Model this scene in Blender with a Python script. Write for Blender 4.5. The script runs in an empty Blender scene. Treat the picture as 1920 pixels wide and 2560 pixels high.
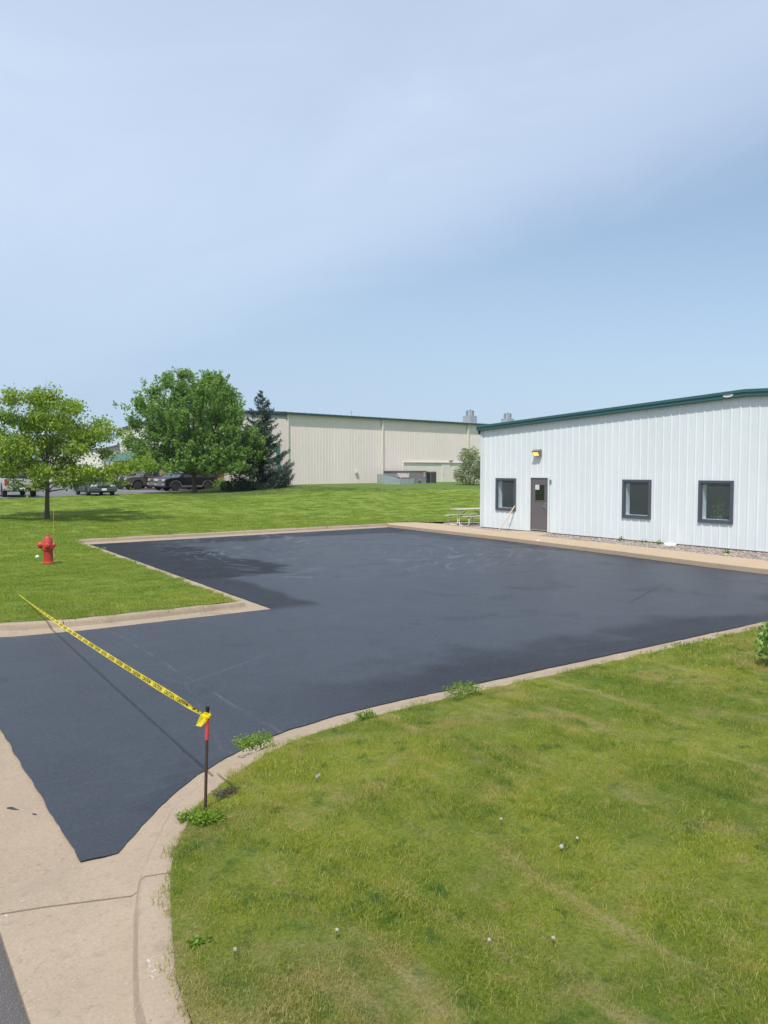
import bpy, bmesh, math, random
import numpy as np
from mathutils import Vector, Matrix, geometry
random.seed(7)
rng = np.random.default_rng(7)
C = bpy.context.scene.collection
SC = bpy.context.scene
R = math.radians

# ------------------------------------------------------------------ camera
cd = bpy.data.cameras.new('camera'); cam = bpy.data.objects.new('camera', cd); C.objects.link(cam)
cam.location = (0, 0, 2.6); cam.rotation_euler = (R(90 - 3.08), 0, R(-35))
cd.sensor_width = 36; cd.lens = 27.04; cd.clip_start = .05; cd.clip_end = 3000
SC.camera = cam

# ------------------------------------------------------------------ light, sky, exposure
SUN_EL = R(59); SUN_DIR = Vector((-.793, -.609, 0)).normalized()          # towards the sun, seen from above
sl = bpy.data.lights.new('sun', 'SUN'); sun = bpy.data.objects.new('sun', sl); C.objects.link(sun)
sl.energy = 3.55; sl.angle = R(.6); sl.color = (1, .955, .88)
to_sun = Vector((SUN_DIR.x*math.cos(SUN_EL), SUN_DIR.y*math.cos(SUN_EL), math.sin(SUN_EL)))
sun.rotation_euler = (-to_sun).to_track_quat('-Z', 'Y').to_euler(); sun.location = to_sun*50
SC.view_settings.view_transform = 'Standard'; SC.view_settings.look = 'None'
SC.view_settings.gamma = 1; SC.view_settings.use_curve_mapping = False; SC.view_settings.exposure = 0.42

class NT:
    """small helper that writes node trees"""
    def __init__(s, tree): s.t = tree; s.n = tree.nodes; s.l = tree.links
    def node(s, typ, ins=None, **kw):
        n = s.n.new(typ)
        for k, v in kw.items(): setattr(n, k, v)
        for k, v in (ins or {}).items(): s.put(n, k, v)
        return n
    def put(s, n, k, v):
        sock = n.inputs[k]
        if isinstance(v, bpy.types.NodeSocket): s.l.new(v, sock)
        else: sock.default_value = v
    def math(s, op, a, b=0., c=None, clamp=False):
        n = s.node('ShaderNodeMath', operation=op); n.use_clamp = clamp
        s.put(n, 0, a); s.put(n, 1, b)
        if c is not None: s.put(n, 2, c)
        return n.outputs[0]
    def mix(s, f, a, b, typ='MIX'):
        n = s.node('ShaderNodeMix', data_type='RGBA', blend_type=typ)
        s.put(n, 0, f); s.put(n, 6, a if not isinstance(a, tuple) else (*a, 1)[:4]); s.put(n, 7, b if not isinstance(b, tuple) else (*b, 1)[:4])
        return n.outputs[2]
    def ramp(s, f, stops, interp='LINEAR'):
        n = s.node('ShaderNodeValToRGB'); cr = n.color_ramp; cr.interpolation = interp
        while len(cr.elements) < len(stops): cr.elements.new(.5)
        for e, (p, c) in zip(cr.elements, stops):
            e.position = p; e.color = (*c, 1) if isinstance(c, tuple) else (c, c, c, 1)
        s.put(n, 0, f); return n.outputs[0]
    def noise(s, vec, scale, detail=4., rough=.55, dist=0., out=0):
        n = s.node('ShaderNodeTexNoise', {'Scale': scale, 'Detail': detail, 'Roughness': rough, 'Distortion': dist})
        if vec is not None: s.put(n, 'Vector', vec)
        return n.outputs[out]
    def step(s, v, a, b):
        n = s.node('ShaderNodeMapRange', {'From Min': a, 'From Max': b}, interpolation_type='SMOOTHSTEP'); n.clamp = True
        s.put(n, 0, v); return n.outputs[0]

w = bpy.data.worlds.new('World'); SC.world = w; w.use_nodes = True
T = NT(w.node_tree); T.n.clear()
sky = T.node('ShaderNodeTexSky', sky_type='NISHITA'); sky.sun_disc = False
sky.sun_elevation = SUN_EL; sky.sun_rotation = math.atan2(SUN_DIR.x, SUN_DIR.y)
sky.altitude = 200; sky.air_density = 1.0; sky.dust_density = 1.2; sky.ozone_density = 1.2
tc = T.node('ShaderNodeTexCoord'); sep = T.node('ShaderNodeSeparateXYZ', {0: tc.outputs['Generated']})
zz = T.math('MAXIMUM', sep.outputs[2], .02)
u = T.math('DIVIDE', sep.outputs[0], zz); v = T.math('DIVIDE', sep.outputs[1], zz)
comb = T.node('ShaderNodeCombineXYZ', {0: u, 1: T.math('MULTIPLY', v, .48), 2: 0.})
wis = T.noise(comb.outputs[0], .9, 9, .64, .9)
big = T.noise(comb.outputs[0], .35, 3, .5)
edge = T.math('ADD', u, T.math('MULTIPLY', T.math('SUBTRACT', wis, .5), 1.1))
sheet_m = T.step(edge, 2.75, 1.6)                                     # a thin cirrus sheet, its edge runs along +Y
wisp = T.step(T.math('ADD', T.math('MULTIPLY', wis, .6), T.math('MULTIPLY', big, .5)), .38, .75)
farfade = T.step(sep.outputs[2], .08, .38)
cov = T.math('MULTIPLY', T.math('MULTIPLY', sheet_m, T.math('ADD', .22, T.math('MULTIPLY', farfade, .78))), T.math('ADD', .52, T.math('MULTIPLY', wisp, .28)))
low = T.step(T.math('ADD', sep.outputs[2], T.math('MULTIPLY', sep.outputs[0], .40)), .76, .20)
veil = T.math('ADD', .30, T.math('MULTIPLY', low, .60))
c1 = T.mix(veil, sky.outputs[0], (3.15, 4.15, 5.35))
c2 = T.mix(cov, c1, (4.75, 5.5, 6.75))
bg = T.node('ShaderNodeBackground', {'Color': c2, 'Strength': .115})
out = T.node('ShaderNodeOutputWorld', {'Surface': bg.outputs[0]})

# ------------------------------------------------------------------ materials
def newmat(name):
    m = bpy.data.materials.new(name); m.use_nodes = True
    t = NT(m.node_tree); t.n.clear()
    o = t.node('ShaderNodeOutputMaterial'); b = t.node('ShaderNodeBsdfPrincipled'); t.l.new(b.outputs[0], o.inputs[0])
    t.b = b; t.o = o
    return m, t
def pos(t): return t.node('ShaderNodeNewGeometry').outputs['Position']
def objc(t): return t.node('ShaderNodeTexCoord').outputs['Object']
def bump(t, h, strength=.4, dist=.01):
    n = t.node('ShaderNodeBump', {'Strength': strength, 'Distance': dist, 'Height': h}); t.l.new(n.outputs[0], t.b.inputs['Normal'])
def simple(name, col, rough=.5, metal=0., var=.12, scale=6., spec=.5, emit=None, coat=0.):
    m, t = newmat(name)
    n = t.noise(objc(t), scale, 5, .6)
    k = t.math('ADD', 1 - var, t.math('MULTIPLY', n, 2*var))
    c = t.mix(1., col, t.node('ShaderNodeCombineColor', {0: k, 1: k, 2: k}).outputs[0], 'MULTIPLY')
    t.put(t.b, 'Base Color', c); t.put(t.b, 'Roughness', t.math('ADD', rough - .06, t.math('MULTIPLY', n, .12)))
    t.put(t.b, 'Metallic', metal); t.put(t.b, 'Specular IOR Level', spec)
    if coat: t.put(t.b, 'Coat Weight', coat); t.put(t.b, 'Coat Roughness', .08)
    if emit: t.put(t.b, 'Emission Color', (*emit[0], 1)); t.put(t.b, 'Emission Strength', emit[1])
    return m
M = {}
def mat_concrete(name, base, warm, dirt=.25):
    m, t = newmat(name); p = pos(t)
    a = t.noise(p, 1.1, 5, .6); b = t.noise(p, 14, 4, .7); s = t.noise(p, 52, 4, .9); s2 = t.noise(p, 23, 3, .8)
    c = t.mix(t.ramp(a, [(.3, 0.), (.7, 1.)]), base, warm)
    c = t.mix(t.math('MULTIPLY', t.step(b, .5, .75), dirt), c, (.17, .14, .11))
    c = t.mix(t.math('MULTIPLY', t.step(s2, .62, .72), .6), c, (.13, .10, .08))
    c = t.mix(t.math('MULTIPLY', t.step(s, .55, .68), .55), c, (.15, .115, .085))
    c = t.mix(t.math('MULTIPLY', t.step(s, .44, .32), .5), c, (.52, .44, .35))
    t.put(t.b, 'Base Color', c); t.put(t.b, 'Roughness', .9); t.put(t.b, 'Specular IOR Level', .25)
    bump(t, t.math('ADD', s, t.math('MULTIPLY', b, 1.5)), .35, .004)
    return m
M['concrete'] = mat_concrete('concrete', (.335, .262, .192), (.285, .226, .168))
def scuffed(m):
    t = NT(m.node_tree); b = next(n for n in t.n if n.type == 'BSDF_PRINCIPLED'); src = b.inputs['Base Color'].links[0].from_socket; p = pos(t)
    k = t.math('MULTIPLY', t.step(t.noise(p, 4.2, 5, .75, .4), .64, .70), t.step(t.noise(p, 31., 3, .7), .42, .58))
    t.put(b, 'Base Color', t.mix(t.math('MULTIPLY', k, .7), src, (.62, .58, .52)))
    d = t.math('MULTIPLY', t.step(t.noise(p, 2.1, 6, .7, .8), .55, .72), .45); t.put(b, 'Base Color', t.mix(d, b.inputs['Base Color'].links[0].from_socket, (.17, .13, .10)))
    return m
M['kerb'] = mat_concrete('kerb_concrete', (.350, .278, .205), (.290, .232, .172), .4)
scuffed(M['kerb'])
M['walk'] = mat_concrete('walk_concrete', (.43, .33, .23), (.39, .30, .21), .12)

def mat_lot():
    m, t = newmat('sealed_asphalt'); p = pos(t)
    s3 = t.node('ShaderNodeSeparateXYZ', {0: p}); X, Y = s3.outputs[0], s3.outputs[1]
    wob = t.noise(p, .35, 4, .6); wv = t.math('MULTIPLY', t.math('SUBTRACT', wob, .5), 4.2)
    Xw = t.math('ADD', X, wv); Yw = t.math('ADD', Y, wv)
    d1 = t.math('MULTIPLY', t.step(Xw, 9.9, 9.4), t.step(Yw, 17.4, 17.8))        # fresh, darker coats along the edges
    d2 = t.step(Yw, 25.9, 26.6)
    d3 = t.math('MULTIPLY', t.step(Yw, 8.6, 7.4), t.step(X, 3., 6.))
    d4 = t.step(Xw, 18.2, 19.4)
    d5 = t.math('MULTIPLY', t.step(t.math('ADD', X, t.math('MULTIPLY', wv, .25)), 7.7, 7.4), t.math('MULTIPLY', t.step(X, 6.2, 6.3), t.step(Y, 12.6, 13.2)))
    dk = t.math('MAXIMUM', t.math('MAXIMUM', d1, t.math('MULTIPLY', d2, .8)), t.math('MAXIMUM', t.math('MULTIPLY', d3, .7), t.math('MAXIMUM', t.math('MULTIPLY', d4, .55), t.math('MULTIPLY', d5, .8))))
    bl = t.noise(p, .55, 5, .6, .8)
    dk = t.math('MAXIMUM', dk, t.math('MULTIPLY', t.step(bl, .56, .66), .25))
    # squeegee and tyre arcs
    arcs = None
    for cx, cy, sc_, seed in ((13., 21., 1.7, 3.), (8.6, 29., 1.1, 11.), (18., 12., 1.3, 23.)):
        dx = t.math('SUBTRACT', X, cx); dy = t.math('SUBTRACT', Y, cy)
        d = t.math('SQRT', t.math('ADD', t.math('MULTIPLY', dx, dx), t.math('MULTIPLY', dy, dy)))
        an = t.math('ARCTAN2', dy, dx)
        cv = t.node('ShaderNodeCombineXYZ', {0: t.math('ADD', t.math('MULTIPLY', d, sc_*2.2), t.math('MULTIPLY', wob, 1.2)), 1: t.math('MULTIPLY', an, 2.6), 2: seed})
        n = t.noise(cv.outputs[0], 1.6, 5, .62)
        k = t.math('MULTIPLY', t.step(n, .55, .63), t.step(d, 9.5, 6.))
        arcs = k if arcs is None else t.math('MAXIMUM', arcs, k)
    inside = t.math('MULTIPLY', t.step(Y, 13.5, 17.), t.step(X, 7.5, 9.))
    arcs = t.math('MULTIPLY', arcs, inside)
    fine = t.noise(p, 95, 3, .85); med = t.noise(p, 26, 4, .75); lg = t.noise(p, 1.7, 4, .6)
    c = t.mix(dk, (.033, .038, .050), (.014, .0155, .019))
    c = t.mix(t.math('MULTIPLY', t.step(lg, .35, .7), .35), c, (.028, .034, .048))
    c = t.mix(t.math('MULTIPLY', arcs, .6), c, (.105, .118, .150))
    c = t.mix(t.math('MULTIPLY', t.step(t.noise(p, 6., 5, .7), .42, .7), .35), c, (.026, .031, .044))
    stk = t.noise(t.node('ShaderNodeMapping', {'Vector': p, 'Scale': (1.2, 7., 1.)}).outputs[0], 1.0, 5, .7)
    c = t.mix(t.math('MULTIPLY', t.step(stk, .52, .72), .30), c, (.062, .073, .10))
    c = t.mix(t.math('MULTIPLY', t.step(med, .58, .74), .5), c, (.012, .014, .018))
    c = t.mix(t.math('MULTIPLY', t.step(med, .42, .28), .35), c, (.072, .082, .108))
    c = t.mix(t.math('MULTIPLY', t.step(fine, .57, .68), .75), c, (.010, .010, .013))
    c = t.mix(t.math('MULTIPLY', t.step(fine, .42, .32), .5), c, (.125, .14, .175))
    wb_ = t.math('MULTIPLY', t.math('SUBTRACT', t.noise(p, 2.2, 4, .6), .5), .16)
    seam = t.math('MULTIPLY', t.step(t.math('ABSOLUTE', t.math('ADD', t.math('SUBTRACT', X, 3.46), wb_)), .035, .008), t.step(t.noise(p, 3.1, 3), .35, .6))
    c = t.mix(t.math('MULTIPLY', seam, .28), c, (.11, .125, .155))
    l2 = t.math('ABSOLUTE', t.math('ADD', t.math('ADD', t.math('MULTIPLY', t.math('SUBTRACT', X, 12.4), -.42), t.math('SUBTRACT', Y, 9.45)), wb_))
    cr2 = t.math('MULTIPLY', t.step(l2, .05, .015), t.math('MULTIPLY', t.step(X, 12.2, 12.8), t.step(X, 15.6, 15.0)))
    c = t.mix(t.math('MULTIPLY', cr2, .8), c, (.012, .013, .016))
    vo = t.node('ShaderNodeTexVoronoi', {'Scale': .28, 'Vector': t.mix(.06, p, t.noise(p, 1.2, 4, .6, 0, 1))}, feature='DISTANCE_TO_EDGE')
    ck = t.step(vo.outputs[0], .006, .001)
    c = t.mix(t.math('MULTIPLY', t.math('MULTIPLY', ck, t.step(t.noise(p, .8, 3), .48, .6)), .12), c, (.14, .145, .16))
    t.put(t.b, 'Base Color', c)
    t.put(t.b, 'Roughness', t.math('ADD', t.math('ADD', .47, t.math('MULTIPLY', dk, .10)), t.math('MULTIPLY', t.math('SUBTRACT', med, .5), .3)))
    t.put(t.b, 'Specular IOR Level', t.math('MULTIPLY', t.math('SUBTRACT', .40, t.math('MULTIPLY', dk, .30)), t.math('ADD', .45, t.math('MULTIPLY', t.noise(p, 1.1, 6, .68, .7), 1.1))))
    bump(t, t.math('ADD', t.math('MULTIPLY', fine, .7), med), .45, .006)
    return m
M['lot'] = mat_lot()
def mat_road(name, a, b, spk):
    m, t = newmat(name); p = pos(t)
    f = t.noise(p, 130, 3, .8); l = t.noise(p, 1.5, 4)
    c = t.mix(l, a, b); c = t.mix(t.math('MULTIPLY', t.step(f, .56, .66), spk), c, (.30, .28, .27)); c = t.mix(t.math('MULTIPLY', t.step(f, .42, .33), .8), c, (.02, .02, .022))
    t.put(t.b, 'Base Color', c); t.put(t.b, 'Roughness', .85); t.put(t.b, 'Specular IOR Level', .3)
    bump(t, f, .6, .008); return m
M['road'] = mat_road('old_asphalt', (.075, .072, .072), (.11, .10, .10), .9)
M['carpark'] = mat_road('grey_asphalt', (.12, .12, .125), (.15, .15, .155), .2)

def grass_colour(t, p, rnd=None):
    n1 = t.noise(p, .55, 5, .62, .6); n2 = t.noise(p, 2.6, 5, .65); n3 = t.noise(p, 11, 3, .6); n4 = t.noise(p, 5.2, 4, .65)
    s3 = t.node('ShaderNodeSeparateXYZ', {0: p})
    c = t.mix(t.step(n1, .35, .68), (.185, .250, .034), (.315, .345, .056))
    c = t.mix(t.math('MULTIPLY', t.step(n2, .52, .72), .75), c, (.38, .36, .09))        # yellowing
    near = t.step(s3.outputs[1], 9., 6.)
    c = t.mix(t.math('MULTIPLY', t.math('MULTIPLY', t.step(t.noise(p, 1.0, 5, .62, .8), .50, .72), near), .75), c, (.42, .33, .17))   # thatch
    c = t.mix(t.math('MULTIPLY', t.step(n2, .42, .30), .7), c, (.095, .185, .030))
    c = t.mix(t.math('MULTIPLY', t.step(n3, .55, .8), .3), c, (.30, .32, .07))
    # the far lawn is fresher, with mower stripes
    far = t.step(s3.outputs[1], 12., 16.)
    st = t.math('SINE', t.math('ADD', t.math('MULTIPLY', s3.outputs[1], 5.4), t.math('MULTIPLY', n1, 1.4)))
    fr = t.mix(t.step(st, -.6, .6), (.150, .248, .034), (.190, .288, .042))
    c = t.mix(t.math('MULTIPLY', far, .62), c, fr)
    c = t.mix(t.math('MULTIPLY', t.step(n4, .56, .74), t.math('ADD', .2, t.math('MULTIPLY', near, .35))), c, (.44, .35, .17))
    c = t.mix(t.math('MULTIPLY', t.step(n4, .45, .32), t.math('ADD', .25, t.math('MULTIPLY', near, .45))), c, (.085, .165, .030))
    mp_ = t.node('ShaderNodeMapping', {'Vector': p, 'Rotation': (0., 0., .75), 'Scale': (2.6, .42, 1.)})
    sk_ = t.noise(mp_.outputs[0], 1.0, 4, .6, .5)
    c = t.mix(t.math('MULTIPLY', t.math('MULTIPLY', t.step(sk_, .54, .72), near), .6), c, (.47, .38, .19))
    c = t.mix(t.math('MULTIPLY', t.math('MULTIPLY', t.step(sk_, .44, .30), near), .5), c, (.095, .17, .026))
    beyond_crest = t.math('MULTIPLY', t.step(s3.outputs[1], 45.0, 46.2), t.step(s3.outputs[0], 17., 20.))  # deeper green beyond the crest of the lawn slope
    c = t.mix(t.math('MULTIPLY', beyond_crest, .7), c, (.085, .150, .040))
    if rnd is not None:
        k = t.math('ADD', .80, t.math('MULTIPLY', rnd, .55))
        c = t.mix(1., c, t.node('ShaderNodeCombineColor', {0: k, 1: k, 2: k}).outputs[0], 'MULTIPLY')
    return c, n2, n3
def mat_lawn():
    m, t = newmat('lawn_soil_and_grass'); p = pos(t)
    c, n2, n3 = grass_colour(t, p)
    st = t.node('ShaderNodeMapping', {'Vector': p, 'Scale': (1., 1., .2)})
    f = t.noise(st.outputs[0], 38, 4, .8); f2 = t.noise(st.outputs[0], 130, 3, .8)
    c = t.mix(t.math('MULTIPLY', t.step(f, .58, .36), .55), c, (.075, .105, .022))
    c = t.mix(t.math('MULTIPLY', t.step(f2, .55, .75), .4), c, (.36, .38, .11))
    t.put(t.b, 'Base Color', c); t.put(t.b, 'Roughness', .9); t.put(t.b, 'Specular IOR Level', .15)
    bump(t, t.math('ADD', t.math('ADD', f, f2), t.math('MULTIPLY', n3, .8)), .9, .035)
    return m
M['lawn'] = mat_lawn()
def leafy(name, fn, trans=.45, rough=.55):
    m, t = newmat(name); t.n.remove(t.b)
    col = fn(t)
    d = t.node('ShaderNodeBsdfPrincipled', {'Base Color': col, 'Roughness': rough, 'Specular IOR Level': .3})
    tr = t.node('ShaderNodeBsdfTranslucent', {'Color': t.mix(1., col, (1.35, 1.45, .55), 'MULTIPLY')})
    mx = t.node('ShaderNodeMixShader', {0: trans, 1: d.outputs[0], 2: tr.outputs[0]})
    t.l.new(mx.outputs[0], t.o.inputs[0]); return m
def blade_col(t):
    at = t.node('ShaderNodeAttribute', attribute_name='rnd').outputs['Fac']
    inf = t.node('ShaderNodeObjectInfo').outputs['Random']
    c, _, _ = grass_colour(t, pos(t), t.math('ADD', t.math('MULTIPLY', at, .65), t.math('MULTIPLY', inf, .35)))
    dry = t.step(t.math('ADD', at, t.math('MULTIPLY', t.noise(pos(t), 3.1, 4, .6), .25)), .93, 1.0)
    return t.mix(t.math('MULTIPLY', dry, .8), c, (.48, .41, .19))
M['blade'] = leafy('grass_blade', blade_col, .5)
def leafmat(name, lo, mid, hi, tipc=None):
    def f(t):
        at = t.node('ShaderNodeAttribute', attribute_name='rnd').outputs['Fac']
        c = t.ramp(at, [(0., lo), (.5, mid), (1., hi)])
        n = t.noise(pos(t), .8, 3)
        c = t.mix(t.math('MULTIPLY', t.step(n, .45, .75), .5), c, hi)
        return c
    return leafy(name, f, .42, .5)
M['leaf_a'] = leafmat('maple_leaf', (.095, .180, .028), (.19, .295, .044), (.35, .41, .065))
M['leaf_b'] = leafmat('dark_maple_leaf', (.085, .180, .046), (.165, .285, .070), (.29, .40, .11))
M['leaf_c'] = leafmat('willow_leaf', (.16, .20, .11), (.25, .29, .17), (.38, .41, .28))
M['leaf_d'] = leafmat('weed_leaf', (.09, .175, .022), (.15, .25, .030), (.22, .32, .04))
M['leaf_far'] = leafmat('far_leaf', (.05, .085, .035), (.07, .11, .045), (.09, .14, .06))
def fspr(t):
    at = t.node('ShaderNodeAttribute', attribute_name='rnd').outputs['Fac']
    return t.ramp(at, [(0., (.022, .046, .032)), (.6, (.046, .082, .058)), (1., (.10, .145, .105))])
M['needle'] = leafy('spruce_needle', fspr, .12, .6)
M['bark'] = simple('bark', (.10, .078, .06), .9, var=.45, scale=14)
def mat_paint(name, col, rough=.45, streak=.1):
    m, t = newmat(name); p = pos(t)
    st = t.node('ShaderNodeMapping', {'Vector': p, 'Scale': (5., 5., .35)})
    a = t.noise(st.outputs[0], 1., 5, .65); b = t.noise(p, 1.6, 4)
    k = t.math('ADD', t.math('ADD', 1 - streak - .02, t.math('MULTIPLY', t.node('ShaderNodeObjectInfo').outputs['Random'], .04)), t.math('MULTIPLY', t.math('ADD', a, b), streak))
    c = t.mix(1., col, t.node('ShaderNodeCombineColor', {0: k, 1: k, 2: k}).outputs[0], 'MULTIPLY')
    s3 = t.node('ShaderNodeSeparateXYZ', {0: p})
    dirt = t.math('MULTIPLY', t.step(s3.outputs[2], .75, .15), t.step(a, .4, .75))
    c = t.mix(t.math('MULTIPLY', dirt, .25), c, (.42, .37, .30))
    t.put(t.b, 'Base Color', c); t.put(t.b, 'Roughness', rough); t.put(t.b, 'Specular IOR Level', .4); return m
M['white'] = mat_paint('white_wall_paint', (.645, .69, .71), .42)
M['beige'] = mat_paint('beige_wall_paint', (.72, .64, .59), .5)
M['beige_lt'] = mat_paint('pale_beige_paint', (.66, .635, .55), .5)
M['pinkbeige'] = mat_paint('rosy_beige_paint', (.60, .565, .52), .5)
M['teal'] = simple('teal_trim_paint', (.032, .105, .108), .35, var=.08)
M['tealdark'] = simple('dark_teal_trim', (.022, .060, .068), .4, var=.08)
M['roofgrey'] = simple('galvanised_roof', (.38, .42, .43), .5, .3)
M['bronze'] = simple('dark_bronze', (.070, .080, .102), .45, var=.08)
M['doorpaint'] = simple('brown_door_paint', (.118, .108, .112), .5, var=.06, scale=2)
M['chrome'] = simple('brushed_metal', (.62, .62, .62), .3, 1.)
M['galv'] = simple('galvanised_duct', (.50, .55, .57), .35, .75, var=.2, scale=4)
M['unit'] = simple('grey_unit_paint', (.215, .198, .210), .55)
M['unitdark'] = simple('dark_coil_grille', (.055, .055, .055), .7, var=.3, scale=30)
M['fan'] = simple('fan_curb_paint', (.27, .29, .33), .6)
M['hood'] = simple('faded_hood_paint', (.33, .275, .26), .6)
M['black'] = simple('black_plastic', (.015, .015, .016), .6)
M['rubber'] = simple('tyre_rubber', (.02, .02, .021), .85)
M['paper'] = simple('paper', (.62, .72, .68), .8)
M['plastic_w'] = simple('white_plastic', (.78, .77, .72), .5)
M['amber'] = simple('lit_amber_lens', (.9, .5, .12), .4, emit=((1., .56, .12), 1.1))
M['lampbody'] = simple('lamp_housing', (.20, .165, .15), .5)
M['wood'] = simple('pale_wood', (.62, .49, .36), .7, var=.2, scale=10)
M['greywood'] = simple('weathered_wood', (.46, .42, .33), .8, var=.25, scale=9)
M['tube'] = simple('cream_tube_paint', (.70, .66, .53), .5)
M['brace'] = simple('rusty_brace', (.13, .10, .075), .7, var=.3)
M['room'] = simple('room_wall', (.17, .20, .235), .9)
M['jamb'] = simple('jamb_paint', (.70, .76, .76), .7)
M['card'] = simple('cardboard', (.42, .30, .18), .8)
M['red'] = simple('hydrant_red', (.43, .042, .026), .58, var=.35, scale=18)
def mat_tape():
    m, t = newmat('caution_yellow'); t.put(t.b, 'Base Color', (.95, .76, .008, 1)); t.put(t.b, 'Roughness', .4)
    tr = t.node('ShaderNodeBsdfTransparent', {'Color': (1., .9, .3, 1)}); mx = t.node('ShaderNodeMixShader', {0: .42, 1: t.b.outputs[0], 2: tr.outputs[0]}); t.l.new(mx.outputs[0], t.o.inputs[0]); return m
M['yellow'] = mat_tape()
M['ink'] = simple('black_ink', (.015, .013, .008), .6)
M['rust'] = simple('rusty_steel', (.068, .040, .030), .75, var=.5, scale=35)
M['blacktop'] = simple('black_paint', (.012, .012, .015), .5)
M['pink'] = simple('fluorescent_red_paint', (.66, .075, .085), .55, var=.3, scale=40)
M['orange'] = simple('orange_rod', (.75, .22, .08), .5)
M['fluff'] = simple('seed_fluff', (.34, .33, .28), .95)
M['stone'] = simple('gravel_stone', (.33, .28, .25), .9, var=.5, scale=3)
M['line'] = simple('white_line_paint', (.62, .62, .60), .7, var=.25)
def mat_gravel():
    m, t = newmat('gravel_bed'); p = pos(t)
    vo = t.node('ShaderNodeTexVoronoi', {'Scale': 22., 'Vector': p}); n = t.noise(p, 2., 4)
    c = t.ramp(t.node('ShaderNodeSeparateColor', {0: vo.outputs['Color']}).outputs[0], [(0., (.16, .13, .115)), (.5, (.30, .25, .22)), (1., (.46, .41, .37))])
    c = t.mix(t.math('MULTIPLY', t.step(vo.outputs[0], .35, .8), .7), c, (.07, .058, .05)); c = t.mix(t.math('MULTIPLY', n, .3), c, (.2, .17, .14))
    t.put(t.b, 'Base Color', c); t.put(t.b, 'Roughness', .9); bump(t, vo.outputs[0], -.8, .03); return m
M['gravel'] = mat_gravel()
def mat_brick():
    m, t = newmat('red_brick')
    br = t.node('ShaderNodeTexBrick', {'Vector': objc(t), 'Color1': (.30, .11, .07, 1), 'Color2': (.22, .085, .06, 1), 'Mortar': (.34, .30, .27, 1), 'Scale': 4.5})
    t.put(t.b, 'Base Color', br.outputs[0]); t.put(t.b, 'Roughness', .9); return m
M['brick'] = mat_brick()
def mat_glass(name, tint, refl=.25):
    m, t = newmat(name); t.n.remove(t.b)
    tr = t.node('ShaderNodeBsdfTransparent', {'Color': (*tint, 1)}); g = t.node('ShaderNodeBsdfGlossy', {'Color': (.85, .95, 1., 1), 'Roughness': .03})
    fc_ = t.node('ShaderNodeLayerWeight', {'Blend': .5}).outputs['Facing']; k = t.math('ADD', .045, t.math('MULTIPLY', t.math('POWER', fc_, 4.), .7))
    mx = t.node('ShaderNodeMixShader', {0: k, 1: tr.outputs[0], 2: g.outputs[0]}); df = t.node('ShaderNodeBsdfDiffuse', {'Color': (.50, .60, .66, 1)}); m2 = t.node('ShaderNodeMixShader', {0: .085, 1: mx.outputs[0], 2: df.outputs[0]}); t.l.new(m2.outputs[0], t.o.inputs[0]); return m
M['glass'] = mat_glass('window_glass', (.80, .88, .92))
M['carglass'] = simple('car_glass', (.012, .014, .016), .06, spec=.8, var=.02)
M['lens'] = simple('headlight_lens', (.62, .64, .66), .15, .3)
M['taillens'] = simple('tail_light_lens', (.40, .02, .02), .2)
M['rim'] = simple('alloy_rim', (.62, .62, .63), .35, .35)
M['plate'] = simple('licence_plate_paint', (.62, .68, .74), .5)
def carpaint(n, c): return simple(n, c, .35, 0., var=.03, coat=.18, spec=.3)
M['silver'] = carpaint('silver_car_paint', (.42, .42, .42)); M['sedan'] = carpaint('grey_green_car_paint', (.055, .066, .064))
M['suvblack'] = carpaint('black_car_paint', (.005, .005, .006)); M['maroon'] = carpaint('maroon_car_paint', (.05, .018, .022))
M['taupe'] = carpaint('taupe_car_paint', (.085, .070, .060)); M['navy'] = carpaint('navy_car_paint', (.012, .02, .045))
M['clad'] = simple('grey_cladding', (.13, .125, .12), .6)

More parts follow.
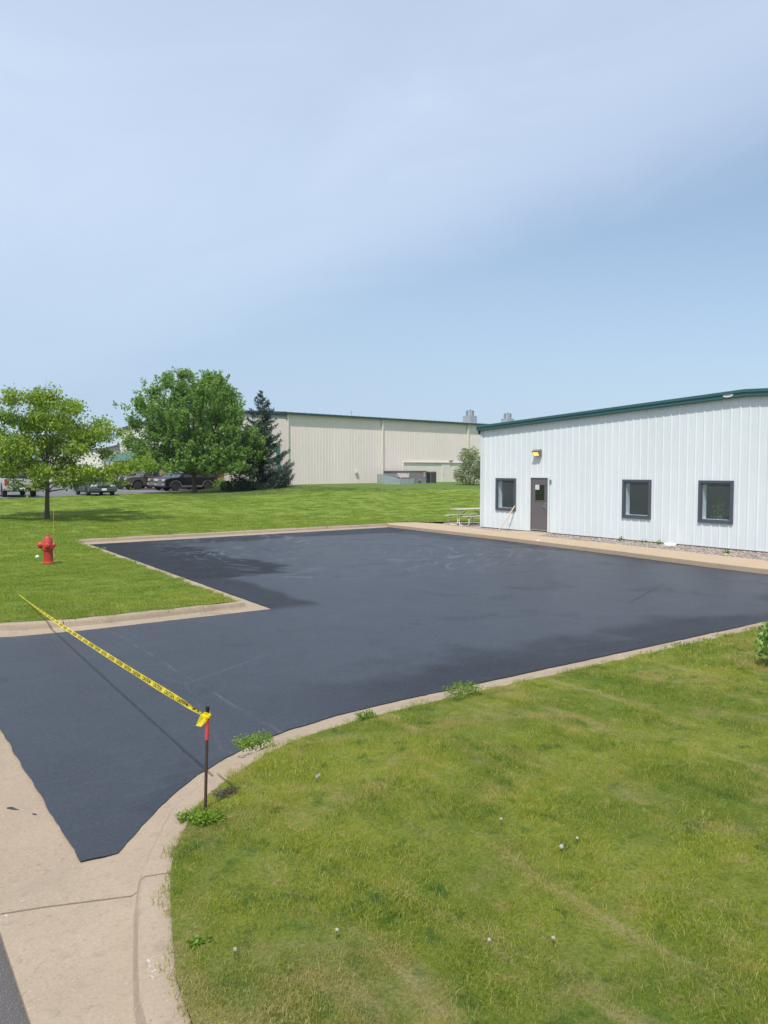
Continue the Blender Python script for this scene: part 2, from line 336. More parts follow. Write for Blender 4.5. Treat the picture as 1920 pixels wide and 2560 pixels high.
# ------------------------------------------------------------------ builders
class MB:
    def __init__(s): s.v = []; s.f = []; s.M = Matrix()
    def add(s, vs, fs):
        o = len(s.v); s.v += [tuple(s.M @ Vector(p)) for p in vs]; s.f += [tuple(o+i for i in f) for f in fs]; return s
    def box(s, a, b):
        (x0, y0, z0), (x1, y1, z1) = a, b
        return s.add([(x0,y0,z0),(x1,y0,z0),(x1,y1,z0),(x0,y1,z0),(x0,y0,z1),(x1,y0,z1),(x1,y1,z1),(x0,y1,z1)],
                     [(0,3,2,1),(4,5,6,7),(0,1,5,4),(1,2,6,5),(2,3,7,6),(3,0,4,7)])
    def tube(s, pts, r, n=8, cap=True):
        pts = [Vector(p) for p in pts]; k = len(pts); rs = r if isinstance(r, (list, tuple)) else [r]*k
        vs = []; ref = None
        for i, p in enumerate(pts):
            d = (pts[min(i+1, k-1)] - pts[max(i-1, 0)]).normalized()
            if ref is None: ref = Vector((1, 0, 0)) if abs(d.x) < .9 else Vector((0, 1, 0))
            a = (ref - d*ref.dot(d)).normalized(); ref = a; b = d.cross(a)
            for j in range(n):
                t = 2*math.pi*j/n; vs.append(p + a*math.cos(t)*rs[i] + b*math.sin(t)*rs[i])
        fs = [(i*n+j, i*n+(j+1) % n, (i+1)*n+(j+1) % n, (i+1)*n+j) for i in range(k-1) for j in range(n)]
        if cap: fs += [tuple(range(n))[::-1], tuple((k-1)*n+j for j in range(n))]
        return s.add(vs, fs)
    def lathe(s, prof, n=20, M_=None):
        vs = []; k = len(prof)
        for r, z in prof:
            for j in range(n):
                t = 2*math.pi*j/n; p = Vector((r*math.cos(t), r*math.sin(t), z)); vs.append(M_ @ p if M_ else p)
        fs = [(i*n+j, i*n+(j+1) % n, (i+1)*n+(j+1) % n, (i+1)*n+j) for i in range(k-1) for j in range(n)]
        fs += [tuple(range(n))[::-1], tuple((k-1)*n+j for j in range(n))]
        return s.add(vs, fs)
    def prism(s, poly, y0, y1):          # poly in (x, z), extruded along y
        n = len(poly)
        vs = [(x, y0, z) for x, z in poly] + [(x, y1, z) for x, z in poly]
        return s.add(vs, [tuple(range(n)), tuple(range(2*n-1, n-1, -1))] + [(i, n+i, n+(i+1) % n, (i+1) % n) for i in range(n)])
    def build(s, name, mat, parent=None, smooth=False, loc=None, bevel=0, fix=True):
        me = bpy.data.meshes.new(name); me.from_pydata(s.v, [], s.f)
        if fix:
            bm = bmesh.new(); bm.from_mesh(me); bmesh.ops.recalc_face_normals(bm, faces=bm.faces); bm.to_mesh(me); bm.free()
        me.materials.append(mat)
        o = bpy.data.objects.new(name, me); C.objects.link(o)
        if parent: o.parent = parent
        if loc: o.location = loc
        if bevel:
            b = o.modifiers.new('bevel', 'BEVEL'); b.width = bevel; b.segments = 2; b.limit_method = 'ANGLE'; b.angle_limit = R(40)
        if smooth:
            for p in me.polygons: p.use_smooth = True
            if smooth != 'all':
                try: me.set_sharp_from_angle(angle=R(35))
                except Exception: pass
        return o
def tag(o, label=None, cat=None, group=None, kind=None):
    if label: o['label'] = label
    if cat: o['category'] = cat
    if group: o['group'] = group
    if kind: o['kind'] = kind
    return o
def empty(name, loc, rz, label, cat, group=None):
    o = bpy.data.objects.new(name, None); C.objects.link(o); o.location = loc; o.rotation_euler = (0, 0, rz); o.empty_display_size = .2
    return tag(o, label, cat, group)
def copy_tree(o, parent=None):
    c = o.copy(); C.objects.link(c)
    if parent: c.parent = parent
    for ch in list(o.children): copy_tree(ch, c)
    return c

# ------------------------------------------------------------------ terrain
def smst(x, a, b):
    t = min(1., max(0., (x-a)/(b-a))); return t*t*(3-2*t)
def wav(x, y):
    return .018*math.sin(.9*x+.4*y)+.014*math.sin(1.7*y-.6*x+1)+.008*math.sin(3.1*x+2.3*y)
def h_back(x, y):
    k1 = .035 + .029*min(1, max(0, (x-10)/14)); k2 = .04 + .007*min(1, max(0, (x-10)/14))
    d = y - 29.3 + .0*x
    d = max(0., d); r = min(d, 15.)*k1 + max(0., d-15.)*k2
    cap = .80 + .62*smst(x, 20, 31)
    hh = .13 + (r if r < cap-.12 else cap - .12 + .12*(1-math.exp(-(r-cap+.12)/.12)))
    edge = min(1., max(0., (y-13.7)/2.), ) if y < 29 else 1.
    return hh + wav(x, y)*edge*.6
def h_front(x, y):
    e = min(1., max(0., (6.2-y)/1.5))*min(1., max(0, (x-1.4)/1.2))
    return .125 + .04*e + wav(x*1.3, y*1.3)*e
def inpoly(p, poly):
    x, y = p; c = False; n = len(poly)
    for i in range(n):
        x0, y0 = poly[i]; x1, y1 = poly[i-1]
        if (y0 > y) != (y1 > y) and x < (x1-x0)*(y-y0)/(y1-y0)+x0: c = not c
    return c
def sheet(name, poly, zf, mat, grid, thick=0., kind='structure', jitter=0.):
    dense = []
    n = len(poly)
    for i in range(n):
        a, b = Vector(poly[i]), Vector(poly[(i+1) % n]); L = (b-a).length; st = grid(*((a+b)/2)) if callable(grid) else grid
        k = max(1, int(L/max(st, .02)));
        if L > 60: k = min(k, 12)
        for j in range(k): dense.append(a.lerp(b, j/k))
    pts = list(dense); nb = len(pts)
    if callable(grid):
        xs = [p[0] for p in poly]; ys = [p[1] for p in poly]
        for lev, rad in ((.35, 15.), (1., 40.), (3., 90.), (12., 400.)):
            x = max(min(xs), -rad)
            while x < min(max(xs), rad):
                y = max(min(ys), -rad)
                while y < min(max(ys), rad):
                    g = grid(x, y)
                    if abs(g-lev) < 1e-6 and inpoly((x, y), poly): pts.append(Vector((x+random.uniform(-.2, .2)*lev, y+random.uniform(-.2, .2)*lev)))
                    y += lev
                x += lev
        pts = pts[:nb] + [p for p in pts[nb:] if inpoly(p, poly)]
    r = geometry.delaunay_2d_cdt([Vector(p[:2]) for p in pts], [], [list(range(nb))], 1, 1e-5)
    vs = [(p.x, p.y, zf(p.x, p.y) if callable(zf) else zf) for p in r[0]]; fs = [tuple(f) for f in r[2]]
    if thick:
        o = len(vs); b2 = [tuple(x) for x in vs]
        vs += [(x, y, z-thick) for x, y, z in vs]
        cnt = {}
        for f in fs:
            for i in range(len(f)):
                e = (f[i], f[(i+1) % len(f)]); cnt[e] = 1
        fs += [(e[1], e[0], e[0]+o, e[1]+o) for e in list(cnt) if (e[1], e[0]) not in cnt]
    m = MB(); m.add(vs, fs); o = m.build(name, mat, fix=False)
    me = o.data; bm = bmesh.new(); bm.from_mesh(me); bmesh.ops.recalc_face_normals(bm, faces=bm.faces)
    if sum(f.normal.z for f in bm.faces) < 0: bmesh.ops.reverse_faces(bm, faces=bm.faces)
    bm.to_mesh(me); bm.free()
    if callable(grid):
        for p in me.polygons: p.use_smooth = True
    return tag(o, kind=kind)
def lg(x, y):
    d = math.hypot(x, y)
    return .35 if d < 14 else 1. if d < 40 else 3. if d < 90 else 12.

g = MB(); g.add([(-450, -450, -.35), (450, -450, -.35), (450, 450, -.35), (-450, 450, -.35)], [(0, 1, 2, 3)])
tag(g.build('ground', M['lawn']), kind='structure')
g = MB(); g.add([(-9, -80, -.03), (.64, -80, -.03), (.64, 160, -.03), (-9, 160, -.03)], [(0, 1, 2, 3)])
tag(g.build('road', M['road']), kind='structure')

GRASS_N = [(1.02, -30), (1.15, 2.0), (1.20, 3.20), (1.25, 3.55), (1.35, 3.88), (1.49, 4.32), (1.61, 4.63), (1.74, 4.87), (1.87, 5.08), (2.03, 5.32), (2.20, 5.49), (2.39, 5.63), (2.62, 5.79), (2.90, 5.96), (3.20, 6.11), (3.55, 6.22), (4.2, 6.32), (5.15, 6.36), (12., 6.42), (30, 6.5)]
OUT_N = [(.66, -30), (.66, 2.0), (.66, 3.20), (.66, 3.6), (.66, 4.1), (.66, 4.6), (.66, 5.0), (.66, 5.19), (1.44, 5.21), (1.70, 5.52), (1.89, 5.73), (2.09, 5.93), (2.40, 6.20), (2.75, 6.42), (3.08, 6.58), (3.5, 6.74), (4.2, 6.88), (5.15, 6.93), (12., 7.0), (30, 7.1)]
KER_L = [(1.30, 60), (1.30, 16.2), (1.40, 14.9), (1.75, 14.0), (2.3, 13.62), (3.1, 13.47), (6.02, 13.46), (6.52, 28.95), (20.75, 29.62)]
OUT_L = [(.66, 60), (.66, 16.2), (.80, 14.4), (1.35, 13.42), (2.1, 13.12), (3.1, 12.98), (6.56, 12.98), (7.06, 28.10), (20.75, 28.78)]
LAWN_A = GRASS_N + [(70, 6.5), (70, -60), (1.02, -60)]
PARK = [(-20, 38), (7.62, 51.21), (10.4, 52.7), (14.2, 54.), (17.5, 56.3), (19.6, 58.2), (22.6, 59.1), (25.6, 59.8)]
LAWN_B = KER_L[1:] + [(22.0, 29.6), (23.6, 28.6), (25.6, 28.0), (25.8, 25.2), (100, 25.2), (100, 180), (27.2, 180), (26.2, 60.)] + PARK[::-1][:-1] + [(1.30, 48.)]
A_ = sheet('lawn', LAWN_A, h_front, M['lawn'], lg)
B_ = sheet('lawn', LAWN_B, h_back, M['lawn'], lg)
sheet('car_park', [(-20, 38), (7.62, 51.), (14.2, 53.8), (19.6, 58.), (25.8, 59.6), (27.5, 62), (27.5, 180), (-40, 180)], .93, M['carpark'], 30.)
sheet('path', [(23.9, 58.2), (26.2, 59.2), (29.3, 66.), (26.4, 64.4)], 1.0, M['walk'], 20.)

def resample(p, step):
    out = [Vector(p[0])]
    for a, b in zip(p, p[1:]):
        a, b = Vector(a), Vector(b)
        k = max(1, int((b-a).length/step))
        out += [a.lerp(b, j/k) for j in range(1, k+1)]
    return out
def kerb(inner, outer, label, topw, hgt, seg_len, step=.5):
    """inner: grass edge, outer: pavement edge of the gutter; one part per cast length, open joints between"""
    root = bpy.data.objects.new('kerb', None); C.objects.link(root); tag(root, kind='structure'); root['label'] = label
    pi, po = [], []
    for (a, b), (c, d) in zip(zip(inner, inner[1:]), zip(outer, outer[1:])):
        a, b, c, d = map(Vector, (a, b, c, d)); k = max(1, int((b-a).length/step))
        for j in range(k): pi.append(a.lerp(b, j/k)); po.append(c.lerp(d, j/k))
    pi.append(Vector(inner[-1])); po.append(Vector(outer[-1]))
    dist = [0.]
    for a, b in zip(pi, pi[1:]): dist.append(dist[-1] + (b-a).length)
    def at(s):
        for i in range(len(dist)-1):
            if s <= dist[i+1]:
                t = (s-dist[i])/max(1e-9, dist[i+1]-dist[i]); return pi[i].lerp(pi[i+1], t), po[i].lerp(po[i+1], t)
        return pi[-1], po[-1]
    s = 0.
    while s < dist[-1]-.1:
        L = seg_len*random.uniform(.8, 1.25); e = min(dist[-1], s+L)
        ks = [s+.006] + [d for d in dist if s+.03 < d < e-.03] + [e-.006]
        sh = random.uniform(-.006, .006); vs = []
        for q in ks:
            a, b = at(q); d = (b-a); W = d.length; d.normalize()
            wv = .004*math.sin(q*7.)+.003*math.sin(q*17.)
            for off, z in ((0, -.25), (0, hgt-.006+wv), (.02, hgt+wv), (topw-.015, hgt-.004+wv), (topw+.008, hgt-.022), (topw+.022, hgt*.45), (topw+.034, .020), (topw+.065, .0), (max(topw+.11, W*.75), .002), (W+.02, -.006), (W+.02, -.25)):
                p = a + d*min(off, W+.02); vs.append((p.x, p.y, z+sh*.5 if z > -.2 else z))
        n = 11; k = len(ks)
        fs = [(i*n+j, i*n+j+1, (i+1)*n+j+1, (i+1)*n+j) for i in range(k-1) for j in range(n-1)] + [tuple(range(n)), tuple((k-1)*n+j for j in range(n))[::-1]]
        m = MB(); m.add(vs, fs); m.build('kerb_segment', M['kerb'], root, smooth=True)
        s = e
    return root
kerb(GRASS_N, OUT_N, 'concrete kerb and gutter curving round the near lawn', .17, .12, 3., .25)
kerb(KER_L[:7], OUT_L[:7], 'concrete kerb between the driveway and the hydrant lawn', .15, .125, 2.6, .3)
kerb(KER_L[6:8], OUT_L[6:8], 'concrete kerb along the left side of the asphalt lot', .15, .11, 3., 1.)
kerb(KER_L[7:], OUT_L[7:], 'concrete kerb along the far side of the asphalt lot', .26, .13, 3., 1.)

# concrete gutter apron along the street, cast in slabs
ap = bpy.data.objects.new('gutter_apron', None); C.objects.link(ap); tag(ap, kind='structure'); ap['label'] = 'tan concrete gutter pan beside the street'
for y0, y1 in ((-30, -3), (-3, 1.2), (1.2, 5.195), (5.205, 10.2), (10.21, 15.), (15.01, 40.)):
    x1 = 1.75 if y0 > 5 else .69
    if y0 < 5: m = MB().box((.64, y0+.004, -.3), (.672, y1-.004, -.010))
    else: m = MB().box((.64, y0+.004, -.3), (x1, y1-.004, -.008))
    m.build('gutter_slab', M['concrete'], ap)

# asphalt lot with a ragged sealed edge
LOT = OUT_N[8:] [:-2] + [(18.6, 7.05), (18.95, 12.), (19.4, 15.4), (20.0, 21.), (20.2, 25.5), (20.38, 28.75)] + [(20.2, 28.72), (7.0, 28.06), (6.5, 12.96), (3.1, 12.95), (2.1, 13.08), (1.4, 13.36), (1.2, 13.6), (1.20, 5.24)]
def ragged(poly, step, amp):
    out = []; n = len(poly)
    for i in range(n):
        a, b = Vector(poly[i]), Vector(poly[(i+1) % n]); L = (b-a).length; k = max(1, int(L/step)); nn = Vector((-(b-a).y, (b-a).x)).normalized()
        for j in range(k):
            s = random.gauss(0, amp)*.6 + amp*math.sin(3.3*(a.x+a.y)+j*step*5.) + amp*.8*math.sin(j*step*13.+i)
            out.append(a.lerp(b, j/k) + nn*(s if 0 < j else 0))
    return [tuple(p) for p in out]
sheet('parking_lot', ragged(LOT, .07, .0055), .006, M['lot'], 50.)
# dark smears of sealer on the concrete apron
for i, (x, y, s) in enumerate(((.98, 6.40, .045), (1.1, 6.2, .022))):
    m = MB(); n = 14; a0 = R(120)
    vs = []
    for j in range(n):
        t = 2*math.pi*j/n; r = s*random.uniform(.5, 1.1); dx, dy = r*math.cos(t)*1.6, r*math.sin(t)*.45
        vs.append((x+dx*math.cos(a0)-dy*math.sin(a0), y+dx*math.sin(a0)+dy*math.cos(a0), -.004))
    m.add(vs, [tuple(range(n))]); tag(m.build('sealer_smear', M['lot']), kind='stuff')

WALK_F = [(20.40, 28.76), (20.22, 25.5), (20.02, 21.), (19.42, 15.4), (18.97, 12.), (18.62, 7.05), (18.4, 3.)]
WALK_B = [(20.3, 3.), (20.68, 11.), (20.95, 13.8), (21.2, 16.7), (21.42, 20.5), (22.74, 20.9), (22.74, 22.5), (21.85, 23.), (21.95, 24.3), (22.1, 25.), (22.3, 26.5), (22.7, 27.8), (22.3, 29.3), (21.2, 29.72), (20.9, 29.66)]
sheet('walkway', WALK_F + WALK_B, .13, M['walk'], 50., thick=.25)
GRAV = [(20.3, 3.), (20.68, 11.), (20.95, 13.8), (21.2, 16.7), (21.42, 20.5), (22.74, 20.9), (22.8, 21.)]
sheet('gravel_bed', [(20.25, 2.)] + WALK_B[0:6] + [(22.82, 20.9), (22.82, 2.)], .085, M['gravel'], 50.)
sheet('gravel_bed', WALK_B[6:12] + [(23.6, 28.6), (25.6, 28.2), (25.7, 25.1), (22.82, 25.1), (22.82, 22.5)], .10, M['gravel'], 50.)

# ------------------------------------------------------------------ white metal building (wall at x = 22.8, faces -x)
def rib_profile(w=.914, n=3, hgt=.022):
    """(across, out) points of one ribbed steel panel"""
    p = []; s = w/n
    for i in range(n):
        o = i*s
        p += [(o, 0.), (o+.055, 0.), (o+.060, .004), (o+.085, .004), (o+.090, 0.), (o+.150, 0.), (o+.155, .004), (o+.180, .004), (o+.185, 0.), (o+s-.068, 0.), (o+s-.048, hgt), (o+s-.022, hgt), (o+s-.002, 0.)]
    return p + [(w, 0.)]
def panels(parent, origin, along, outw, length, zbot, ztop, mat, openings=(), hgt=.022, first=0.):
    """ribbed wall panels side by side; ztop is a function of the distance; openings (s0, s1, z0, z1) are left out"""
    A = Vector((*along, 0)); O = Vector((*outw, 0)); P0 = Vector((*origin, 0)); s = first
    pr = rib_profile(hgt=hgt)
    while s < length - .02:
        m = MB()
        for (a0, o0), (a1, o1) in zip(pr, pr[1:]):
            cuts = [a0, a1]
            for op in openings:
                for q in op[:2]:
                    if s+a0 < q < s+a1: cuts.append(q-s)
            if s+a0 < length < s+a1: cuts.append(length-s)
            cuts.sort()
            for b0, b1 in zip(cuts, cuts[1:]):
                if b1-b0 < 1e-5 or s+(b0+b1)/2 > length: continue
                f0 = o0+(o1-o0)*(b0-a0)/(a1-a0) if a1 > a0 else o0; f1 = o0+(o1-o0)*(b1-a0)/(a1-a0) if a1 > a0 else o1
                mid = s+(b0+b1)/2; iv = [(None, None)]; lo = [[zbot, 'top']]
                spans = [[zbot, zbot, ztop(s+b0), ztop(s+b1)]]
                for op in openings:
                    if op[0] < mid < op[1]:
                        new = []
                        for z0, z0b, z1, z1b in spans:
                            if op[2] > z0+.001: new.append([z0, z0b, min(op[2], z1), min(op[2], z1b)])
                            if op[3] < z1: new.append([op[3], op[3], z1, z1b])
                        spans = new
                for z0, z0b, z1, z1b in spans:
                    p = P0 + A*(s+b0) + O*f0; q = P0 + A*(s+b1) + O*f1
                    m.add([(p.x, p.y, z0), (q.x, q.y, z0b), (q.x, q.y, z1b), (p.x, p.y, z1)], [(0, 1, 2, 3)])
        if m.f: m.build('wall_panel', mat, parent, fix=False)
        s += .914
WX = 22.80; YL = 25.14; YR = 1.06; YRI = 13.10
wb = empty('metal_building', (WX, 13.1, .15), 0, 'white ribbed metal building with a dark green roof edge beside the asphalt lot', 'building')
WB = []
def wpart(m, name, mat, parent=None, **k):
    """part modelled in world coordinates, hung under the building"""
    o = m.build(name, mat, parent or wb, **k)
    if parent is None: o.matrix_parent_inverse = Matrix.Translation((-WX, -13.1, -.15))
    return o
top = lambda y: 4.93 - .0445*abs(y-YRI)
WIN = [(23.00, 24.19, .915, 2.285), (16.46, 17.65, .915, 2.285), (13.45, 14.65, .915, 2.285)]
DOOR = (21.20, 22.13, .17, 2.31)
before = set(C.objects)
sA = YL
OPS = [(sA-b+.0, sA-a, z0, z1) for a, b, z0, z1 in WIN] + [(sA-DOOR[1], sA-DOOR[0], 0., DOOR[3])]
panels(wb, (WX, YL), (0, -1), (-1, 0), YL-YR, .16, lambda s: top(YL-s), M['white'], OPS)
panels(wb, (WX+.0, YL), (1, 0), (0, 1), 18., .16, lambda s: 4.38, M['white'])
for o in set(C.objects)-before: o.matrix_parent_inverse = Matrix.Translation((-WX, -13.1, -.15))
m = MB(); m.box((WX-.036, YL-.10, .155), (WX-.031, YL+.036, 4.36)).box((WX-.036, YL+.031, .155), (WX+.12, YL+.036, 4.36)); wpart(m, 'corner_trim', M['white'])
m = MB(); m.box((WX+.02, YR, -.3), (WX+.3, YL-.02, .16)); wpart(m, 'foundation', M['concrete'])
m = MB(); m.box((WX-.045, DOOR[1]+.11, .15), (WX-.03, YL-.11, .165)).box((WX-.045, YR, .15), (WX-.03, DOOR[0]-.11, .165)); wpart(m, 'base_trim', M['white'])
# rake trim with stepped profile following the two slopes
def rake(y0, y1):
    m = MB(); sl = []
    prof = [(.02, 0.), (-.15, 0.), (-.165, .018), (-.165, .072), (-.155, .082), (-.155, .115), (-.19, .130), (-.19, .212), (-.18, .222), (.05, .222)]
    for y in (y0, y1):
        sl += [(WX+px, y, top(y)+pz-.06) for px, pz in prof]
    n = len(prof); m.add(sl, [(i, i+1, n+i+1, n+i) for i in range(n-1)] + [tuple(range(n)), tuple(range(2*n-1, n-1, -1))] + [(n-1, 0, n, 2*n-1)]); return m
wpart(rake(YL+.15, YRI+.002), 'rake_trim', M['teal']); wpart(rake(YRI-.002, YR), 'rake_trim', M['teal'])
m = MB(); m.box((WX-.1, YL+.05, 4.18), (WX+18, YL+.13, 4.36)); wpart(m, 'gutter', M['teal'])
m = MB(); m.add([(WX-.13, YL+.15, top(YL+.15)+.168), (WX-.13, YRI, top(YRI)+.168), (WX-.13, YR, top(YR)+.168), (WX+18, YL+.15, top(YL+.15)+.168), (WX+18, YRI, top(YRI)+.168), (WX+18, YR, top(YR)+.168)], [(0, 1, 4, 3), (1, 2, 5, 4)]); wpart(m, 'roof', M['roofgrey'])
# oval emblem on the ridge
m = MB(); n = 28; y0, z0 = 13.62, top(13.62)+.035
def oval(a, b, x0, x1):
    vs = []
    for x in (x0, x1):
        vs += [(x, y0+a*math.cos(2*math.pi*j/n), z0+b*math.sin(2*math.pi*j/n)-.0445*a*math.cos(2*math.pi*j/n)) for j in range(n)]
    return vs, [tuple(range(n)), tuple(range(2*n-1, n-1, -1))] + [(j, (j+1) % n, n+(j+1) % n, n+j) for j in range(n)]
m.add(*oval(.17, .055, WX-.16, WX-.172)); em = wpart(m, 'emblem', M['plastic_w'])
m = MB(); m.add(*oval(.13, .014, WX-.171, WX-.1745)); wpart(m, 'emblem_bar', simple('emblem_grey', (.25, .33, .36), .5), parent=em)
# windows
def window(y0, y1, z0, z1):
    F = .085
    m = MB(); xo, xi = WX-.055, WX+.03
    m.box((xo, y0-.0, z0), (xi, y0+F, z1)).box((xo, y1-F, z0), (xi, y1, z1)).box((xo+.002, y0+F, z1-F), (xi, y1-F, z1)).box((xo+.002, y0+F, z0), (xi, y1-F, z0+F))
    fr = wpart(m, 'window', M['bronze'], bevel=.004)
    m = MB(); a = F+.001; i = .030; xo2 = WX-.03
    for b in ((y0+a, y0+a+i, z0+a, z1-a), (y1-a-i, y1-a, z0+a, z1-a)): m.box((xo2, b[0], b[2]), (xi, b[1], b[3]))
    m.box((xo2+.002, y0+a+i, z1-a-i), (xi, y1-a-i, z1-a)).box((xo2+.002, y0+a+i, z0+a), (xi, y1-a-i, z0+a+i))
    wpart(m, 'sash', M['bronze'], parent=fr)
    m = MB(); m.add([(WX-.008, y0+F, z0+F), (WX-.008, y1-F, z0+F), (WX-.008, y1-F, z1-F), (WX-.008, y0+F, z1-F)], [(3, 2, 1, 0)]); wpart(m, 'pane', M['glass'], parent=fr, fix=False)
    m = MB(); xr = WX+.24                                       # painted reveal behind the glass
    m.box((xi+.001, y1-.115, z0+.02), (xr, y1-.02, z1-.02)).box((xi+.001, y0+.02, z0+.02), (xr, y0+.115, z1-.02)).box((xi+.001, y0+.116, z1-.125), (xr, y1-.116, z1-.03)).box((xi+.001, y0+.116, z0+.03), (xr+.04, y1-.116, z0+.115))
    wpart(m, 'reveal', M['jamb'], parent=fr)
    return fr
for q in WIN: window(*q)
m = MB()
m.box((WX+.27, YR, .17), (WX+5, YL-.25, .2)).box((WX+.27, YR, 2.75), (WX+5, YL-.25, 2.8)).box((WX+4.9, YR, .2), (WX+5, YL-.25, 2.75)).box((WX+.3, YL-.3, .2), (WX+4.9, YL-.25, 2.75)).box((WX+.3, 19.8, .2), (WX+4.9, 19.9, 2.75)).box((WX+.3, 15.5, .2), (WX+4.9, 15.6, 2.75))
wpart(m, 'room', M['room'])
m = MB()                                                        # inside wall lining, between the openings
ys = sorted([(a, b) for a, b, _, _ in WIN] + [DOOR[:2]]); y = YR
for a, b in ys + [(YL-.25, YL-.25)]:
    if a > y: m.box((WX+.241, y, .2), (WX+.27, a, 2.75))
    y = b
for a, b, z0, z1 in WIN: m.box((WX+.241, a, .2), (WX+.27, b, z0)).box((WX+.241, a, z1), (WX+.27, b, 2.75))
m.box((WX+.241, DOOR[0], DOOR[3]), (WX+.27, DOOR[1], 2.75)); wpart(m, 'room_lining', M['jamb'])
# things seen inside
def inside(name, m, mat, label, cat):
    return tag(m.build(name, mat, bevel=.006), label, cat)
cb = empty('filing_cabinet', (24.6, 17.15, .2), 0, 'dark cabinet with drawers behind the middle window', 'cabinet')
MB().box((0, -.34, 0), (.5, .34, 1.42)).build('body', M['bronze'], cb)
for k in range(4): MB().box((-.02, -.30, .08+k*.33), (-.003, .30, .36+k*.33)).build('drawer', M['unit'], cb)
inside('storage_box', MB().box((24.5, 16.85, 1.622), (24.95, 17.42, 2.05)), M['card'], 'cardboard box on top of the dark cabinet indoors', 'box')
inside('office_desk', MB().box((23.25, 16.2, .88), (24.0, 16.98, .93)).box((23.3, 16.22, .2), (23.36, 16.3, .88)).box((23.9, 16.22, .2), (23.96, 16.3, .88)).box((23.3, 16.88, .2), (23.36, 16.96, .88)).box((23.9, 16.88, .2), (23.96, 16.96, .88)), M['wood'], 'pale wooden desk inside the middle window', 'desk')
inside('cardboard_carton', MB().box((23.3, 16.62, .932), (23.6, 16.95, 1.16)), M['card'], 'small cardboard carton on the desk inside the middle window', 'box')
inside('window_table', MB().box((23.25, 13.3, .92), (23.9, 14.5, .96)).box((23.3, 13.4, .2), (23.36, 13.46, .92)).box((23.3, 14.36, .2), (23.36, 14.42, .92)).box((23.8, 13.4, .2), (23.86, 13.46, .92)).box((23.8, 14.36, .2), (23.86, 14.42, .92)), M['wood'], 'table behind the right window', 'table')

def leaves(name, pts, size, mat, parent=None, droop=.35, up=.5, aspect=.62):
    """leaf-sized four-point blades at given points"""
    n = len(pts); pts = np.asarray(pts, float)
    d = rng.normal(size=(n, 3)); d[:, 2] -= droop; d /= np.linalg.norm(d, axis=1)[:, None]
    nr = rng.normal(size=(n, 3)); nr[:, 2] += up*2; b = np.cross(d, nr); b /= np.linalg.norm(b, axis=1)[:, None]+1e-9
    L = size*rng.uniform(.65, 1.3, n)[:, None]; W = L*aspect*.5
    nn = np.cross(d, b)
    v = np.stack([pts, pts+d*L*.5+b*W+nn*L*.08, pts+d*L, pts+d*L*.5-b*W+nn*L*.08], 1).reshape(-1, 3)
    me = bpy.data.meshes.new(name); me.vertices.add(4*n); me.vertices.foreach_set('co', v.ravel().astype(np.float32))
    me.loops.add(4*n); me.loops.foreach_set('vertex_index', np.arange(4*n, dtype=np.int32))
    me.polygons.add(n); me.polygons.foreach_set('loop_start', np.arange(0, 4*n, 4, dtype=np.int32)); me.polygons.foreach_set('loop_total', np.full(n, 4, np.int32))
    me.update(); a = me.attributes.new('rnd', 'FLOAT', 'POINT'); a.data.foreach_set('value', np.repeat(rng.random(n), 4).astype(np.float32))
    me.materials.append(mat); o = bpy.data.objects.new(name, me); C.objects.link(o)
    if parent: o.parent = parent
    return o
pp = empty('potted_plant', (23.45, 14.3, .962), 0, 'small green plant in a pot on the table behind the right window', 'plant')
MB().lathe([(.07, 0), (.10, .16), (.09, .16), (.085, .13)], 16).build('pot', M['plastic_w'], pp)
tag(leaves('foliage', rng.normal(size=(220, 3))*(.11, .12, .16)+(0, 0, .36), .11, M['leaf_d'], pp), kind='stuff')
# door
m = MB(); y0, y1, z1 = DOOR[0], DOOR[1], DOOR[3]
m.box((WX-.03, y0+.03, .2), (WX+.02, y1-.03, z1-.03)); dr = wpart(m, 'door', M['doorpaint'])
m = MB(); m.box((WX-.045, y0, .17), (WX+.05, y0+.028, z1)).box((WX-.045, y1-.028, .17), (WX+.05, y1, z1)).box((WX-.045, y0+.028, z1-.028), (WX+.05, y1-.028, z1)); wpart(m, 'door_frame', M['doorpaint'])
m = MB(); m.box((WX-.058, y0-.07, .155), (WX-.031, y0-.001, z1+.07)).box((WX-.058, y1+.001, .155), (WX-.031, y1+.07, z1+.07)).box((WX-.058, y0, z1+.001), (WX-.031, y1, z1+.07)); wpart(m, 'door_trim', M['white'])
gy0, gy1, gz0, gz1 = 21.36, 21.91, 1.38, 2.06
m = MB(); m.box((WX-.042, gy0, gz0), (WX-.031, gy0+.03, gz1)).box((WX-.042, gy1-.03, gz0), (WX-.031, gy1, gz1)).box((WX-.042, gy0+.03, gz1-.03), (WX-.031, gy1-.03, gz1)).box((WX-.042, gy0+.03, gz0), (WX-.031, gy1-.03, gz0+.03)); wpart(m, 'window_bead', M['doorpaint'], parent=dr)
m = MB(); m.box((WX-.036, gy0+.03, gz0+.03), (WX-.032, gy1-.03, gz1-.03)); wpart(m, 'window', M['carglass'], parent=dr)
m = MB(); m.box((WX-.040, 21.67, 1.84), (WX-.0365, 21.88, 2.03)); nt = wpart(m, 'notice', M['paper'], parent=dr)
m = MB(); [m.box((WX-.0412, 21.70, 1.87+k*.045), (WX-.0402, 21.85-.03*(k % 2), 1.88+k*.045)) for k in range(3)]; wpart(m, 'notice_print', M['unit'], parent=dr)
